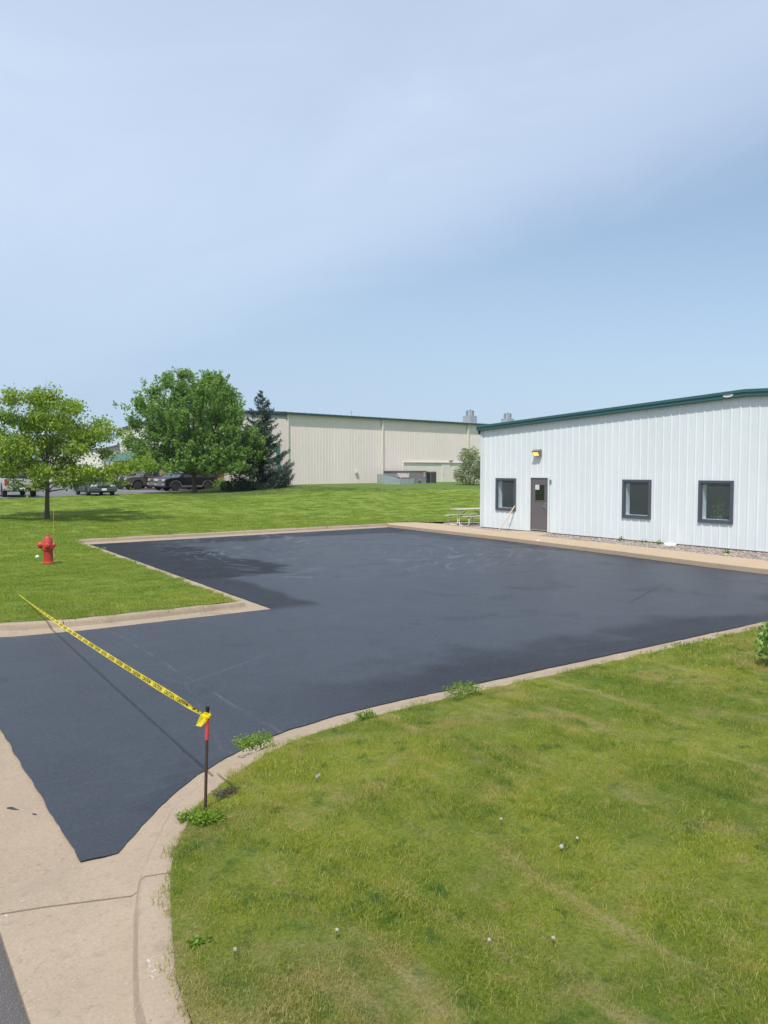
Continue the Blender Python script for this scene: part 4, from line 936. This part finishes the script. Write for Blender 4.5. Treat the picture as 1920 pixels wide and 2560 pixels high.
def cabin(root, mat, low, up, wl_, wu, glass_splits, gap=.07, ybias=0):
    """low, up: (x_rear, x_front, z); builds the roof and pillars plus glass panels set slightly proud"""
    (xr, xf, z0), (ur, uf, z1) = low, up
    m = MB(); a = [(xr, -wl_/2, z0), (xf, -wl_/2, z0), (xf, wl_/2, z0), (xr, wl_/2, z0)]
    b = [(ur, -wu/2, z1), (uf, -wu/2, z1), (uf, wu/2, z1), (ur, wu/2, z1)]
    c = [(ur+.12, -wu/2+.12, z1+.045), (uf-.12, -wu/2+.12, z1+.045), (uf-.12, wu/2-.12, z1+.045), (ur+.12, wu/2-.12, z1+.045)]
    m.add(a+b+c, [(3, 2, 1, 0), (0, 1, 5, 4), (1, 2, 6, 5), (2, 3, 7, 6), (3, 0, 4, 7), (4, 5, 9, 8), (5, 6, 10, 9), (6, 7, 11, 10), (7, 4, 8, 11), (8, 9, 10, 11)])
    m.build('cab', mat, root, bevel=.02)
    def panel(p0, p1, p2, p3, g, nm):
        P = [Vector(q) for q in (p0, p1, p2, p3)]; ctr = sum(P, Vector())/4; nrm = (P[1]-P[0]).cross(P[3]-P[0]).normalized()
        q = []
        for v_ in P: d = (ctr-v_); q.append(v_ + d.normalized()*g*1.25)
        if nrm.dot(ctr-Vector(((xr+xf)/2, 0, (z0+z1)/2))) < 0: nrm = -nrm
        mm = MB(); mm.add([tuple(v_+nrm*.006) for v_ in q], [(0, 1, 2, 3)]); mm.build(nm, M['carglass'], root, fix=False)
    panel(a[1], a[2], b[2], b[1], gap, 'windscreen'); panel(a[3], a[0], b[0], b[3], gap, 'rear_window')
    for sgn in (-1, 1):
        for f0, f1 in glass_splits:
            L0 = Vector((xr+(xf-xr)*f0, sgn*wl_/2, z0)); L1 = Vector((xr+(xf-xr)*f1, sgn*wl_/2, z0)); U0 = Vector((ur+(uf-ur)*f0, sgn*wu/2, z1)); U1 = Vector((ur+(uf-ur)*f1, sgn*wu/2, z1))
            panel(L0, L1, U1, U0, gap*.75, 'side_window')
def bxp(root, name, mat, a, b, bevel=.012): return MB().box(a, b).build(name, mat, root, bevel=bevel)
def suv(root, mat, L=4.82, wd=1.86, clad=True, lampmat=None):
    f, r = L/2, -L/2; ax = (-1.42, 1.47)
    prof = arched([(r, .45), (r+.02, .95), (r+.06, 1.12), (f-1.35, 1.14), (f-.55, 1.08), (f-.12, .98), (f-.02, .82), (f, .45), (f-.15, .36)], r, f, .36, ax, .46) + [(r+.1, .36)]
    body_mesh(prof, wd).build('body', mat, root, bevel=.03, smooth=True)
    MB().box((r+.3, -wd/2+.22, .28), (f-.3, wd/2-.22, .7)).build('underbody', M['black'], root)
    cabin(root, mat, (r+.05, f-1.22, 1.10), (r+.32, f-2.05, 1.74), wd-.08, wd-.42, ((.02, .30), (.31, .60), (.61, .985)))
    for x in ax:
        for s in (-1, 1):
            wheel(root, x, s*(wd/2-.13), .37, .24, s, M['rim'])
            if clad:
                m = MB(); n = 12; vs = []
                for i in range(n+1):
                    a = math.pi*i/n
                    for rr, yy in ((.455, .012), (.53, .012), (.53, -.06), (.455, -.06)): vs.append((x+rr*math.cos(a), s*(wd/2+yy), .37+rr*math.sin(a)*.96))
                m.add(vs, [(4*i+j, 4*i+(j+1) % 4, 4*i+4+(j+1) % 4, 4*i+4+j) for i in range(n) for j in range(4)]); m.build('arch_trim', M['clad'], root)
    for s in (-1, 1):
        bxp(root, 'headlight', M['lens'], (f-.16, s*.60-.20, .80), (f+.012, s*.60+.20, .98)); bxp(root, 'tail_light', M['taillens'], (r-.008, s*.80-.08, .85), (r+.06, s*.80+.08, 1.12))
        bxp(root, 'mirror', mat, (f-1.55, s*(wd/2+.08)-.09, 1.12), (f-1.42, s*(wd/2+.08)+.09, 1.30)); bxp(root, 'roof_rail', M['clad'], (r+.5, s*.62-.02, 1.79), (f-2.2, s*.62+.02, 1.83)); bxp(root, 'sill', M['clad'], (-.9, s*(wd/2-.02)-.04, .30), (.95, s*(wd/2-.02)+.04, .44))
    g_ = bxp(root, 'grille', M['chrome'], (f-.05, -.37, .70), (f+.018, .37, .97)); 
    for k in range(4): bxp(g_, 'grille_bar', M['black'], (f+.017, -.33, .73+k*.056), (f+.022, .33, .76+k*.056), 0)
    bxp(root, 'front_bumper', M['clad'], (f-.2, -wd/2+.03, .40), (f+.06, wd/2-.03, .66), .04); bxp(root, 'rear_bumper', M['clad'], (r-.08, -wd/2+.04, .42), (r+.2, wd/2-.04, .66), .04)
    for s in (-1, 1): bxp(root, 'fog_light', M['lens'], (f+.05, s*.62-.08, .48), (f+.068, s*.62+.08, .58))
def pickup(root, mat, L=5.75, wd=1.98, lift=.0, clad=False, plate=True):
    f, r = L/2, -L/2; ax = (-1.75, 1.85)
    prof = arched([(r, .55), (r, 1.13), (-.15, 1.13), (f-1.5, 1.16), (f-.5, 1.12), (f-.08, 1.02), (f, .85), (f, .5), (f-.2, .42)], r, f, .42, ax, .50) + [(r+.15, .45)]
    n = len(prof); body_mesh(prof, wd, .06, .02).build('body', mat, root, bevel=.025, smooth=True)
    MB().box((r+.3, -wd/2+.25, .35), (f-.3, wd/2-.25, .8)).build('underbody', M['black'], root)
    bxp(root, 'bed_liner', M['black'], (r+.12, -wd/2+.14, 1.10), (-.32, wd/2-.14, 1.134), 0)
    for s in (-1, 1): bxp(root, 'bed_rail', mat, (r+.02, s*(wd/2-.09)-.06, 1.125), (-.25, s*(wd/2-.09)+.06, 1.20), .015)
    cabin(root, mat, (-.28, f-1.40, 1.12), (-.12, f-2.25, 1.83), wd-.10, wd-.46, ((.03, .46), (.49, .97)))
    tg = bxp(root, 'tailgate', mat, (r-.035, -wd/2+.19, .66), (r+.05, wd/2-.19, 1.185), .02); bxp(tg, 'tailgate_handle', M['black'], (r-.042, -.12, 1.0), (r-.034, .12, 1.07), 0); bxp(tg, 'tailgate_cap', M['black'], (r-.04, -wd/2+.19, 1.186), (r+.05, wd/2-.19, 1.205), 0)
    for s in (-1, 1):
        bxp(root, 'tail_light', M['taillens'], (r-.02, s*(wd/2-.095)-.085, .74), (r+.08, s*(wd/2-.095)+.085, 1.13)); bxp(root, 'headlight', M['lens'], (f-.16, s*.70-.19, .82), (f+.012, s*.70+.19, 1.0))
        bxp(root, 'mirror', M['black'], (f-1.72, s*(wd/2+.12)-.11, 1.18), (f-1.58, s*(wd/2+.12)+.11, 1.42))
    bb = bxp(root, 'rear_bumper', M['chrome'] if plate else M['black'], (r-.14, -wd/2+.06, .42), (r+.1, wd/2-.06, .66), .03)
    if plate: bxp(bb, 'licence_plate', M['plate'], (r-.150, -.16, .50), (r-.141, .16, .64), 0); bxp(bb, 'step_pad', M['black'], (r-.146, -.55, .44), (r-.1405, .55, .63), 0)
    bxp(root, 'front_bumper', M['black'], (f-.2, -wd/2+.02, .46), (f+.09, wd/2-.02, .72), .04); bxp(root, 'grille', M['black'], (f-.05, -.48, .78), (f+.015, .48, 1.0))
    for x in ax:
        for s in (-1, 1):
            wheel(root, x, s*(wd/2-.14), .40, .27, s, M['rim'])
            if clad:
                m = MB(); n = 12; vs = []
                for i in range(n+1):
                    a = math.pi*i/n
                    for rr, yy in ((.49, .03), (.57, .03), (.57, -.05), (.49, -.05)): vs.append((x+rr*math.cos(a), s*(wd/2+yy), .40+rr*math.sin(a)))
                m.add(vs, [(4*i+j, 4*i+(j+1) % 4, 4*i+4+(j+1) % 4, 4*i+4+j) for i in range(n) for j in range(4)]); m.build('arch_trim', mat, root)
def sedan(root, mat, L=4.7, wd=1.78):
    f, r = L/2, -L/2; ax = (-1.32, 1.42)
    prof = arched([(r, .5), (r+.02, .88), (r+.15, .97), (r+.9, .98), (f-1.3, .96), (f-.4, .82), (f-.06, .68), (f, .5), (f-.12, .26)], r, f, .26, ax, .40) + [(r+.12, .3)]
    body_mesh(prof, wd, .09, .04).build('body', mat, root, bevel=.04, smooth=True)
    MB().box((r+.3, -wd/2+.2, .2), (f-.3, wd/2-.2, .6)).build('underbody', M['black'], root)
    cabin(root, mat, (r+.55, f-1.15, .95), (r+1.2, f-2.05, 1.40), wd-.12, wd-.52, ((.06, .48), (.51, .94)), .055)
    for s in (-1, 1):
        bxp(root, 'headlight', M['lens'], (f-.30, s*.62-.2, .60), (f-.02, s*.62+.2, .74), .04); bxp(root, 'tail_light', M['taillens'], (r-.006, s*.66-.17, .70), (r+.1, s*.66+.17, .87)); bxp(root, 'mirror', mat, (f-1.5, s*(wd/2+.06)-.09, .95), (f-1.38, s*(wd/2+.06)+.09, 1.08))
    bxp(root, 'front_bumper', mat, (f-.15, -wd/2+.06, .27), (f+.06, wd/2-.06, .52), .05); bxp(root, 'grille', M['black'], (f-.04, -.38, .54), (f+.025, .38, .68)); bxp(root, 'licence_plate', M['plate'], (f+.061, -.16, .36), (f+.07, .16, .50), 0)
    bxp(root, 'rear_bumper', mat, (r-.06, -wd/2+.06, .30), (r+.15, wd/2-.06, .55), .05)
    for x in ax:
        for s in (-1, 1): wheel(root, x, s*(wd/2-.11), .325, .21, s, M['rim'])
ZP = .931
def vehicle(name, fn, mat, x, y, hd, label, cat, **k):
    root = empty(name, (x, y, ZP), hd, label, cat, 'vehicles in the far car park'); fn(root, mat, **k); return root
AX = R(180+6)
vehicle('parked_suv', suv, M['suvblack'], 23.45, 62.2, AX, 'black sport utility car with grey wheel arches behind the big tree trunk', 'car')
vehicle('parked_suv', suv, M['maroon'], 23.75, 65.1, AX, 'dark maroon car nosing out from behind the black one', 'car', clad=False)
vehicle('pickup_truck', pickup, M['taupe'], 22.6, 68.3, AX, 'taupe pickup truck with flared arches, third in the row', 'truck', clad=True, plate=False)
vehicle('parked_car', sedan, M['navy'], 21.7, 71.5, AX, 'dark blue car at the left end of the row, partly behind leaves', 'car')
vehicle('pickup_truck', pickup, M['silver'], 9.05, 55.3, R(90), 'silver pickup truck seen from behind at the left edge', 'truck')
vehicle('parked_car', sedan, M['sedan'], 14.0, 54.6, R(-90), 'grey green sedan facing the camera behind the maple branches', 'car')
m = MB()
for k in range(5): m.box((18.6, 60.6+k*2.95, .931), (24.6, 60.72+k*2.95, .936))
tag(m.build('stall_markings', M['line']), kind='structure')

# ------------------------------------------------------------------ hydrant
zh = h_back(4.35, 21.6)
hy = empty('fire_hydrant', (4.33, 21.62, zh-.02), R(-35+180), 'red fire hydrant standing on the left lawn', 'fire hydrant'); hy.scale = (.94, .94, .94)
m = MB().lathe([(.150, 0), (.150, .03), (.128, .035), (.128, .055), (.152, .06), (.152, .085), (.126, .10), (.122, .42), (.126, .43), (.155, .435), (.155, .462), (.132, .467), (.132, .480), (.155, .485), (.155, .512), (.130, .52), (.132, .60), (.120, .635)], 28); m.build('barrel', M['red'], hy, smooth=True)
m = MB().lathe([(.124, .63), (.126, .645), (.118, .67), (.098, .765), (.082, .80), (.070, .812), (.034, .815), (.030, .855), (.022, .858)], 24); m.build('bonnet', M['red'], hy, smooth=True)
def cap_at(rot, z, r, Lc, name):
    Mx = Matrix.Rotation(rot, 4, 'Z') @ Matrix.Translation((0, 0, z)) @ Matrix.Rotation(R(90), 4, 'Y')
    o = MB().lathe([(r*.85, .05), (r*.85, Lc*.6), (r*1.15, Lc*.62), (r*1.18, Lc*.92), (r*.9, Lc), (r*.3, Lc*1.02), (r*.28, Lc*1.2), (r*.2, Lc*1.22)], 18, Mx).build(name, M['red'], hy, smooth=True); return o
cap_at(R(8), .575, .085, .25, 'pumper_cap'); cap_at(R(104), .565, .062, .20, 'hose_cap'); cap_at(R(-160), .565, .055, .19, 'hose_cap')
for k in range(8):
    a = k*math.pi/4; MB().lathe([(.012, 0), (.012, .095), (.006, .1)], 6, Matrix.Translation((.143*math.cos(a), .143*math.sin(a), .428))).build('flange_bolt', M['red'], hy)
a = R(12); MB().tube([(.20*math.cos(a), .20*math.sin(a), .57), (.19*math.cos(a), .19*math.sin(a), .48), (.15*math.cos(a), .15*math.sin(a), .41), (.10*math.cos(a), .10*math.sin(a), .44)], .009, 6).build('chain', M['rust'], hy)
rod = empty('marker_rod', (4.72, 22.85, zh-.05), 0, 'thin orange and white marker rod rising behind the hydrant', 'rod')
MB().tube([(0, 0, 0), (.01, .01, .62)], .005, 6).build('lower_rod', M['greywood'], rod); MB().tube([(.01, .01, .62), (.03, .02, 1.5)], .006, 6).build('upper_rod', M['orange'], rod); MB().tube([(.012, .012, .85), (.014, .013, 1.0)], .009, 6).build('band', M['orange'], rod)
m = MB().add([(0, 0, 0), (.11, .03, .02), (.14, .10, .0), (.04, .09, .05), (.08, .05, .07)], [(0, 1, 4), (1, 2, 4), (2, 3, 4), (3, 0, 4)]); tag(m.build('paper_scrap', M['paper'], loc=(4.33, 23.35, zh+.02), fix=False), 'crumpled white paper scrap in the grass left of the hydrant', 'litter')

# ------------------------------------------------------------------ rod post and caution tape
P0 = Vector((2.085, 5.26, .08)); P1 = Vector((2.075, 5.165, .915))
po = empty('steel_post', P0, 0, 'rusty steel rod with a red band and black top by the curved kerb', 'post')
def on(t): return (P1-P0)*t
MB().tube([on(-.15), on(.72)], .0115, 10).build('rod', M['rust'], po, smooth=True)
MB().tube([on(.70), on(.74), on(.80), on(.86), on(.885)], [.0122, .015, .0155, .0135, .0125], 10).build('red_band', M['pink'], po, smooth=True)
MB().tube([on(.884), on(1.0)], .0135, 12).build('black_sleeve', M['blacktop'], po, smooth=True)
Q1 = Vector((2.75, 16.56, .15))                                   # the far end lies in the grass of the left lawn
K0 = P0 + on(.905)
def tape_pt(t):
    p = K0.lerp(Q1, t); p.z -= .045*4*t*(1-t); return p
def tape_fr(t):
    p = tape_pt(t); d = (tape_pt(min(1, t+.01)) - tape_pt(max(0, t-.01))).normalized()
    side = Vector((0, 0, 1)).cross(d).normalized(); up = d.cross(side)
    ang = -R(20) - R(46)*smst(t, .10, .95) + R(6)*math.sin(t*40)
    wv = (up*math.cos(ang) + side*math.sin(ang))
    return p, d, wv
TL = (Q1-K0).length
def tw_(t): return .023*(.30 + .70*smst(t, 0, .05))*(1-.70*smst(t, .50, .98))
tp = empty('caution_tape', K0, 0, 'yellow caution tape with black lettering stretched across the driveway', 'tape')
m = MB(); n = 160; vs = []
for i in range(n+1):
    t = i/n; p, d, wv = tape_fr(t); nn = d.cross(wv); 
    for s in (-1, -.33, .33, 1): vs.append(tuple(p - K0 + wv*s*tw_(t) + nn*.004*math.sin(s*2.2+t*60)*(.4+smst(t, .1, 0)*2)))
m.add(vs, [(4*i+j, 4*i+j+1, 4*i+5+j, 4*i+4+j) for i in range(n) for j in range(3)]); m.build('ribbon', M['yellow'], tp, fix=False, smooth='all')
fc = bpy.data.curves.new('lettering', 'FONT'); fc.body = 'CAUTION'; fc.size = 1.; fc.space_character = 1.05; fc.resolution_u = 2; fc.offset = .018
fo = bpy.data.objects.new('lettering', fc); tm = bpy.data.meshes.new_from_object(fo)
tv = np.empty(len(tm.vertices)*3); tm.vertices.foreach_get('co', tv); tv = tv.reshape(-1, 3); tf = [tuple(p.vertices) for p in tm.polygons]
x0, x1 = tv[:, 0].min(), tv[:, 0].max(); y0, y1 = tv[:, 1].min(), tv[:, 1].max()
s = .10; WORD = .27; PER = .36
while s < TL*.90:
    mm = MB(); vs = []
    for x, y, z in tv:
        tt = (s + WORD*(1-(x-x0)/(x1-x0)))/TL                     # reads left to right seen from the street
        p, d, wv = tape_fr(tt); nn = d.cross(wv)
        vv = ((y-y0)/(y1-y0)-.5)*1.5*tw_(tt)
        for_ = p - K0 + wv*vv + nn*.004*math.sin((vv/tw_(tt))*2.2+tt*60)*(.4+smst(tt, .1, 0)*2)
        vs.append((for_, nn))
    for sg in (1, -1):
        mm.add([tuple(a+b*sg*.0015) for a, b in vs], tf)
    mm.build('lettering', M['ink'], tp, fix=False); s += PER
kn = MB(); 
for k in range(5):
    a = k*1.26; kn.tube([on(.905)-on(.905)+Vector((.017*math.cos(a), .017*math.sin(a), -.022+.009*k)), Vector((.019*math.cos(a+1.6), .019*math.sin(a+1.6), -.012+.009*k)), Vector((.017*math.cos(a+3.2), .017*math.sin(a+3.2), -.002+.006*k))], [.012, .014, .009], 6)
kn.build('knot', M['yellow'], tp, smooth=True)
m = MB(); l_ = Vector((-.8192, .5736, 0))
def tl(a, z, d=0.): return tuple(l_*a + Vector((-.5736, -.8192, 0))*d + Vector((0, 0, z)))
m.add([tl(0, .012, .02), tl(.045, .020, .03), tl(.075, -.052, .035), tl(.035, -.058, .04), tl(-.005, -.018, .02), tl(-.022, .01, .022), tl(-.018, .034, .02), tl(.012, .045, .02)], [(0, 1, 2, 3), (0, 3, 4), (0, 4, 5), (0, 5, 6), (0, 6, 7), (0, 7, 1)]); m.build('tape_tail', M['yellow'], tp, fix=False)

# ------------------------------------------------------------------ weeds, seed heads, litter on the near lawn
for x, y, r_, nn_, lab in ((2.93, 6.22, .20, 420, 'leafy green weed on the kerb top right of the post'), (2.02, 5.05, .13, 300, 'small weed at the foot of the steel post'), (1.93, 5.18, .10, 160, 'low weed spilling onto the kerb left of the post'), (5.5, 6.34, .24, 420, 'patch of broad weeds at the kerb halfway to the right'), (2.30, 5.40, .11, 220, 'dry twiggy weed just right of the post'), (1.45, 3.75, .07, 90, 'grey green weed by the kerb near the bottom of the photo'), (4.2, 6.32, .12, 160, 'small tuft overhanging the kerb between two weeds')):
    root = empty('weed', (x, y, .115), 0, lab, 'weed', 'weeds along the near kerb')
    nn_ = int(nn_*1.7); P = np.clip(rng.normal(size=(nn_, 3)), -1.35, 1.35)*(r_*.55, r_*.36, r_*.14) + (0, 0, r_*.36); P[:, 2] = np.abs(P[:, 2])
    mm = MB()
    for k in range(7): q = P[k]; mm.tube([(q[0]*.2, q[1]*.2, -.02), tuple(q*.6), tuple(q)], [.003, .0025, .001], 4)
    mm.build('stem', M['bark'] if 'dry' in lab else M['leaf_d'], root); tag(leaves('foliage', P, .024, M['leaf_d'] if 'dry' not in lab else M['bark'], root, aspect=.6 if 'dry' not in lab else .25), kind='stuff')
SEED = (((3.68, 3.28), 'larger white dandelion seed head near the middle of the near lawn'), ((3.84, 3.29), 'smaller seed head just right of the largest one'), ((2.04, 3.35), 'white seed head low on the left part of the near lawn'), ((3.60, 3.75), 'pale seed head farthest from the camera'), ((1.54, 3.52), 'pale seed head nearest the curved kerb'), ((2.64, 2.83), 'pale seed head close to the bottom middle of the photo'), ((2.92, 2.65), 'pale seed head nearest the bottom right of the photo'))
for i, ((x, y), lab) in enumerate(SEED):
    d_ = empty('dandelion', (x, y, h_front(x, y)), 0, lab, 'dandelion', 'dandelion seed heads on the near lawn')
    MB().tube([(0, 0, 0), (.006, .003, .045)], .002, 5).build('stem', M['leaf_d'], d_)
    bm = bmesh.new(); bmesh.ops.create_icosphere(bm, subdivisions=2, radius=.010 if i else .014)
    for v_ in bm.verts: v_.co *= random.uniform(.8, 1.15)
    me = bpy.data.meshes.new('seed_ball'); bm.to_mesh(me); bm.free(); me.materials.append(M['fluff']); o = bpy.data.objects.new('seed_ball', me); C.objects.link(o); o.parent = d_; o.location = (.006, .003, .050)
m = MB().add([(0, 0, 0), (.05, .012, .01), (.055, .028, .02), (.012, .022, .015)], [(0, 1, 2, 3)]); tag(m.build('dry_leaf', M['unit'], loc=(2.95, 5.15, .19), fix=False), 'grey dry leaf lying on the near lawn right of the post', 'leaf')

# ------------------------------------------------------------------ grass: instanced tufts, nobody could count the blades
hidden = bpy.data.collections.new('tuft_sources')
def tuft(n, rad, hgt, wdt, seed):
    r_ = np.random.default_rng(seed); vs = []; fs = []; rn = []
    for i in range(n):
        a, q = r_.uniform(0, 2*math.pi), rad*math.sqrt(r_.random()); x, y = q*math.cos(a), q*math.sin(a)
        h_ = hgt*r_.uniform(.45, 1.25); ln = r_.normal(size=2)*.55*h_; b = r_.uniform(0, 2*math.pi); wx, wy = wdt*.5*math.cos(b), wdt*.5*math.sin(b); o = len(vs)
        vs += [(x-wx, y-wy, -.01), (x+wx, y+wy, -.01), (x+ln[0]*.35+wx*.8, y+ln[1]*.35+wy*.8, h_*.55), (x+ln[0]*.35-wx*.8, y+ln[1]*.35-wy*.8, h_*.55), (x+ln[0], y+ln[1], h_*(.95 if r_.random() > .3 else .7))]
        fs += [(o, o+1, o+2, o+3), (o+3, o+2, o+4)]; rn += [r_.random()]*5
    me = bpy.data.meshes.new('grass_tuft'); me.from_pydata(vs, [], fs); at = me.attributes.new('rnd', 'FLOAT', 'POINT'); at.data.foreach_set('value', rn); me.materials.append(M['blade'])
    o = bpy.data.objects.new('grass_tuft', me); hidden.objects.link(o); return o
def scatter(name, pts, scl, srcs):
    me = bpy.data.meshes.new(name); me.vertices.add(len(pts)); me.vertices.foreach_set('co', np.asarray(pts, np.float32).ravel()); a = me.attributes.new('sc', 'FLOAT', 'POINT'); a.data.foreach_set('value', np.asarray(scl, np.float32)); me.update()
    o = bpy.data.objects.new(name, me); C.objects.link(o); tag(o, kind='stuff')
    ng = bpy.data.node_groups.new(name, 'GeometryNodeTree'); ng.interface.new_socket('Geometry', in_out='INPUT', socket_type='NodeSocketGeometry'); ng.interface.new_socket('Geometry', in_out='OUTPUT', socket_type='NodeSocketGeometry')
    t = NT(ng); gi = t.node('NodeGroupInput'); go = t.node('NodeGroupOutput')
    gs_ = t.node('GeometryNodeGeometryToInstance')
    for s_ in srcs:
        oi = t.node('GeometryNodeObjectInfo'); oi.inputs['Object'].default_value = s_; oi.inputs['As Instance'].default_value = True; t.l.new(oi.outputs['Geometry'], gs_.inputs[0])
    rv = t.node('FunctionNodeRandomValue', data_type='FLOAT_VECTOR'); rv.inputs[0].default_value = (-.06, -.06, 0); rv.inputs[1].default_value = (.06, .06, 6.283)
    at = t.node('GeometryNodeInputNamedAttribute', data_type='FLOAT'); at.inputs['Name'].default_value = 'sc'
    mp = t.node('GeometryNodeMeshToPoints'); t.l.new(gi.outputs[0], mp.inputs[0])
    ip = t.node('GeometryNodeInstanceOnPoints'); ip.inputs['Pick Instance'].default_value = True
    t.l.new(mp.outputs[0], ip.inputs['Points']); t.l.new(gs_.outputs[0], ip.inputs['Instance']); t.l.new(rv.outputs[0], ip.inputs['Rotation']); t.l.new(at.outputs[0], ip.inputs['Scale']); t.l.new(ip.outputs[0], go.inputs[0])
    md = o.modifiers.new('scatter', 'NODES'); md.node_group = ng
    return o
def in_view(x, y, mar=.06):
    X = .8192*x - .5736*y; Y = .5736*x + .8192*y
    return Y > 2.6 and abs(X) < (.499+mar)*Y + .5
def sow(poly, zf, regions):
    """regions: (d0, d1, tufts per square metre)"""
    P = []; S = []
    xs = [p[0] for p in poly]; ys = [p[1] for p in poly]
    for d0, d1, den in regions:
        x0, x1, y0, y1 = max(min(xs), -d1), min(max(xs), d1), max(min(ys), -d1), min(max(ys), d1)
        n = int((x1-x0)*(y1-y0)*den); X = rng.uniform(x0, x1, n); Y = rng.uniform(y0, y1, n); D = np.hypot(X, Y)
        D2 = D + rng.normal(size=n)*(d1-d0)*.06
        for x, y in zip(X[(D2 >= d0) & (D2 < d1)], Y[(D2 >= d0) & (D2 < d1)]):
            if in_view(x, y) and inpoly((x, y), poly):
                P.append((x, y, zf(x, y))); S.append(1.)
    return P, S
FINE = [tuft(70, .10, .027, .0036, i) for i in range(6)]
MIDT = [tuft(80, .17, .038, .007, 20+i) for i in range(5)]
FART = [tuft(90, .33, .045, .014, 40+i) for i in range(4)]
P_, S_ = sow(LAWN_A, h_front, [(2.5, 7., 240), (7., 10.5, 140)]); S_ = [rng.uniform(.5, 1.15)*(1 + .45*math.sin(x*5.1+1.7*math.sin(y*3.3))*math.sin(y*4.3+x)) for x, y, z in P_]
scatter('grass_blades', P_, S_, FINE)
P_, S_ = sow(LAWN_A, h_front, [(10.5, 24., 40)]); Q_, S2 = sow(LAWN_B, h_back, [(12., 24., 42)]); P_ += Q_; S_ = rng.uniform(.65, 1.25, len(P_))
scatter('grass_blades', P_, S_, MIDT)
P_, S_ = sow(LAWN_B, h_back, [(24., 38., 12), (38., 58., 5)]); S_ = rng.uniform(.6, 1.2, len(P_))
scatter('grass_blades', P_, S_, FART)
# unclipped tufts along the kerb edges
E_ = []
for a, b in zip(GRASS_N[1:], GRASS_N[2:]):
    a, b = Vector(a), Vector(b); L = (b-a).length
    for _ in range(int(min(L, 9)*55)): p = a.lerp(b, random.random()*min(1, 9/L)); E_.append((p.x+random.uniform(.03, .16), p.y-random.uniform(.03, .14), .115))
for a, b in zip(KER_L[3:], KER_L[4:]):
    a, b = Vector(a), Vector(b); L = (b-a).length; nn = Vector((-(b-a).y, (b-a).x)).normalized()
    for _ in range(int(L*16)): p = a.lerp(b, random.random()) + nn*random.uniform(-.02, .10); E_.append((p.x, p.y, .115))
scatter('grass_blades', E_, rng.uniform(.5, 1.15, len(E_)), FINE)
# loose stones on the gravel strip
ST = []
for i in range(4):
    bm = bmesh.new(); bmesh.ops.create_icosphere(bm, subdivisions=1, radius=.028)
    for v_ in bm.verts: v_.co = Vector((v_.co.x*1.2, v_.co.y, v_.co.z*.7))*random.uniform(.7, 1.25)
    me = bpy.data.meshes.new('pebble'); bm.to_mesh(me); bm.free(); me.materials.append(M['stone']); o = bpy.data.objects.new('pebble', me); hidden.objects.link(o); ST.append(o)
GP = [(20.25, 6.)] + WALK_B[1:6] + [(22.76, 20.9), (22.76, 6.)]; GP2 = WALK_B[6:12] + [(23.6, 28.4), (25.6, 28.), (25.7, 25.2), (22.76, 25.2), (22.76, 22.5)]; P_ = []
for G_, n_ in ((GP, 5200), (GP2, 2600)):
    xs = [p[0] for p in G_]; ys = [p[1] for p in G_]
    for _ in range(n_):
        x, y = random.uniform(min(xs), max(xs)), random.uniform(min(ys), max(ys))
        if inpoly((x, y), G_): P_.append((x, y, .10))
scatter('gravel', P_, rng.uniform(.5, 1.5, len(P_)), ST)
# weeds at the foot of the wall
for y, lab in ((17.5, 'tiny weed at the wall base under the middle window'), (16.55, 'tiny weed at the wall base right of the middle window'), (15.95, 'tiny weed just left of the white cap'), (12.9, 'low weed on the gravel at the right edge of the photo')):
    root = empty('weed', (22.62 if y > 13 else 21.7, y, .10), 0, lab, 'weed', 'weeds at the foot of the white wall'); P = np.abs(rng.normal(size=(60, 3)))*(.06, .12, .05); tag(leaves('foliage', P, .07, M['leaf_d'], root), kind='stuff')

# ------------------------------------------------------------------ thin haze box, added to lift distant dark tones
hm, ht = newmat('added_haze'); ht.n.remove(ht.b)
pv = ht.node('ShaderNodeVolumePrincipled', {'Color': (.86, .91, 1., 1), 'Density': .00022, 'Anisotropy': .1}); ht.l.new(pv.outputs[0], ht.o.inputs['Volume'])
o = MB().box((-460, -460, -1.4), (460, 460, 11.)).build('haze', hm); tag(o, kind='stuff')
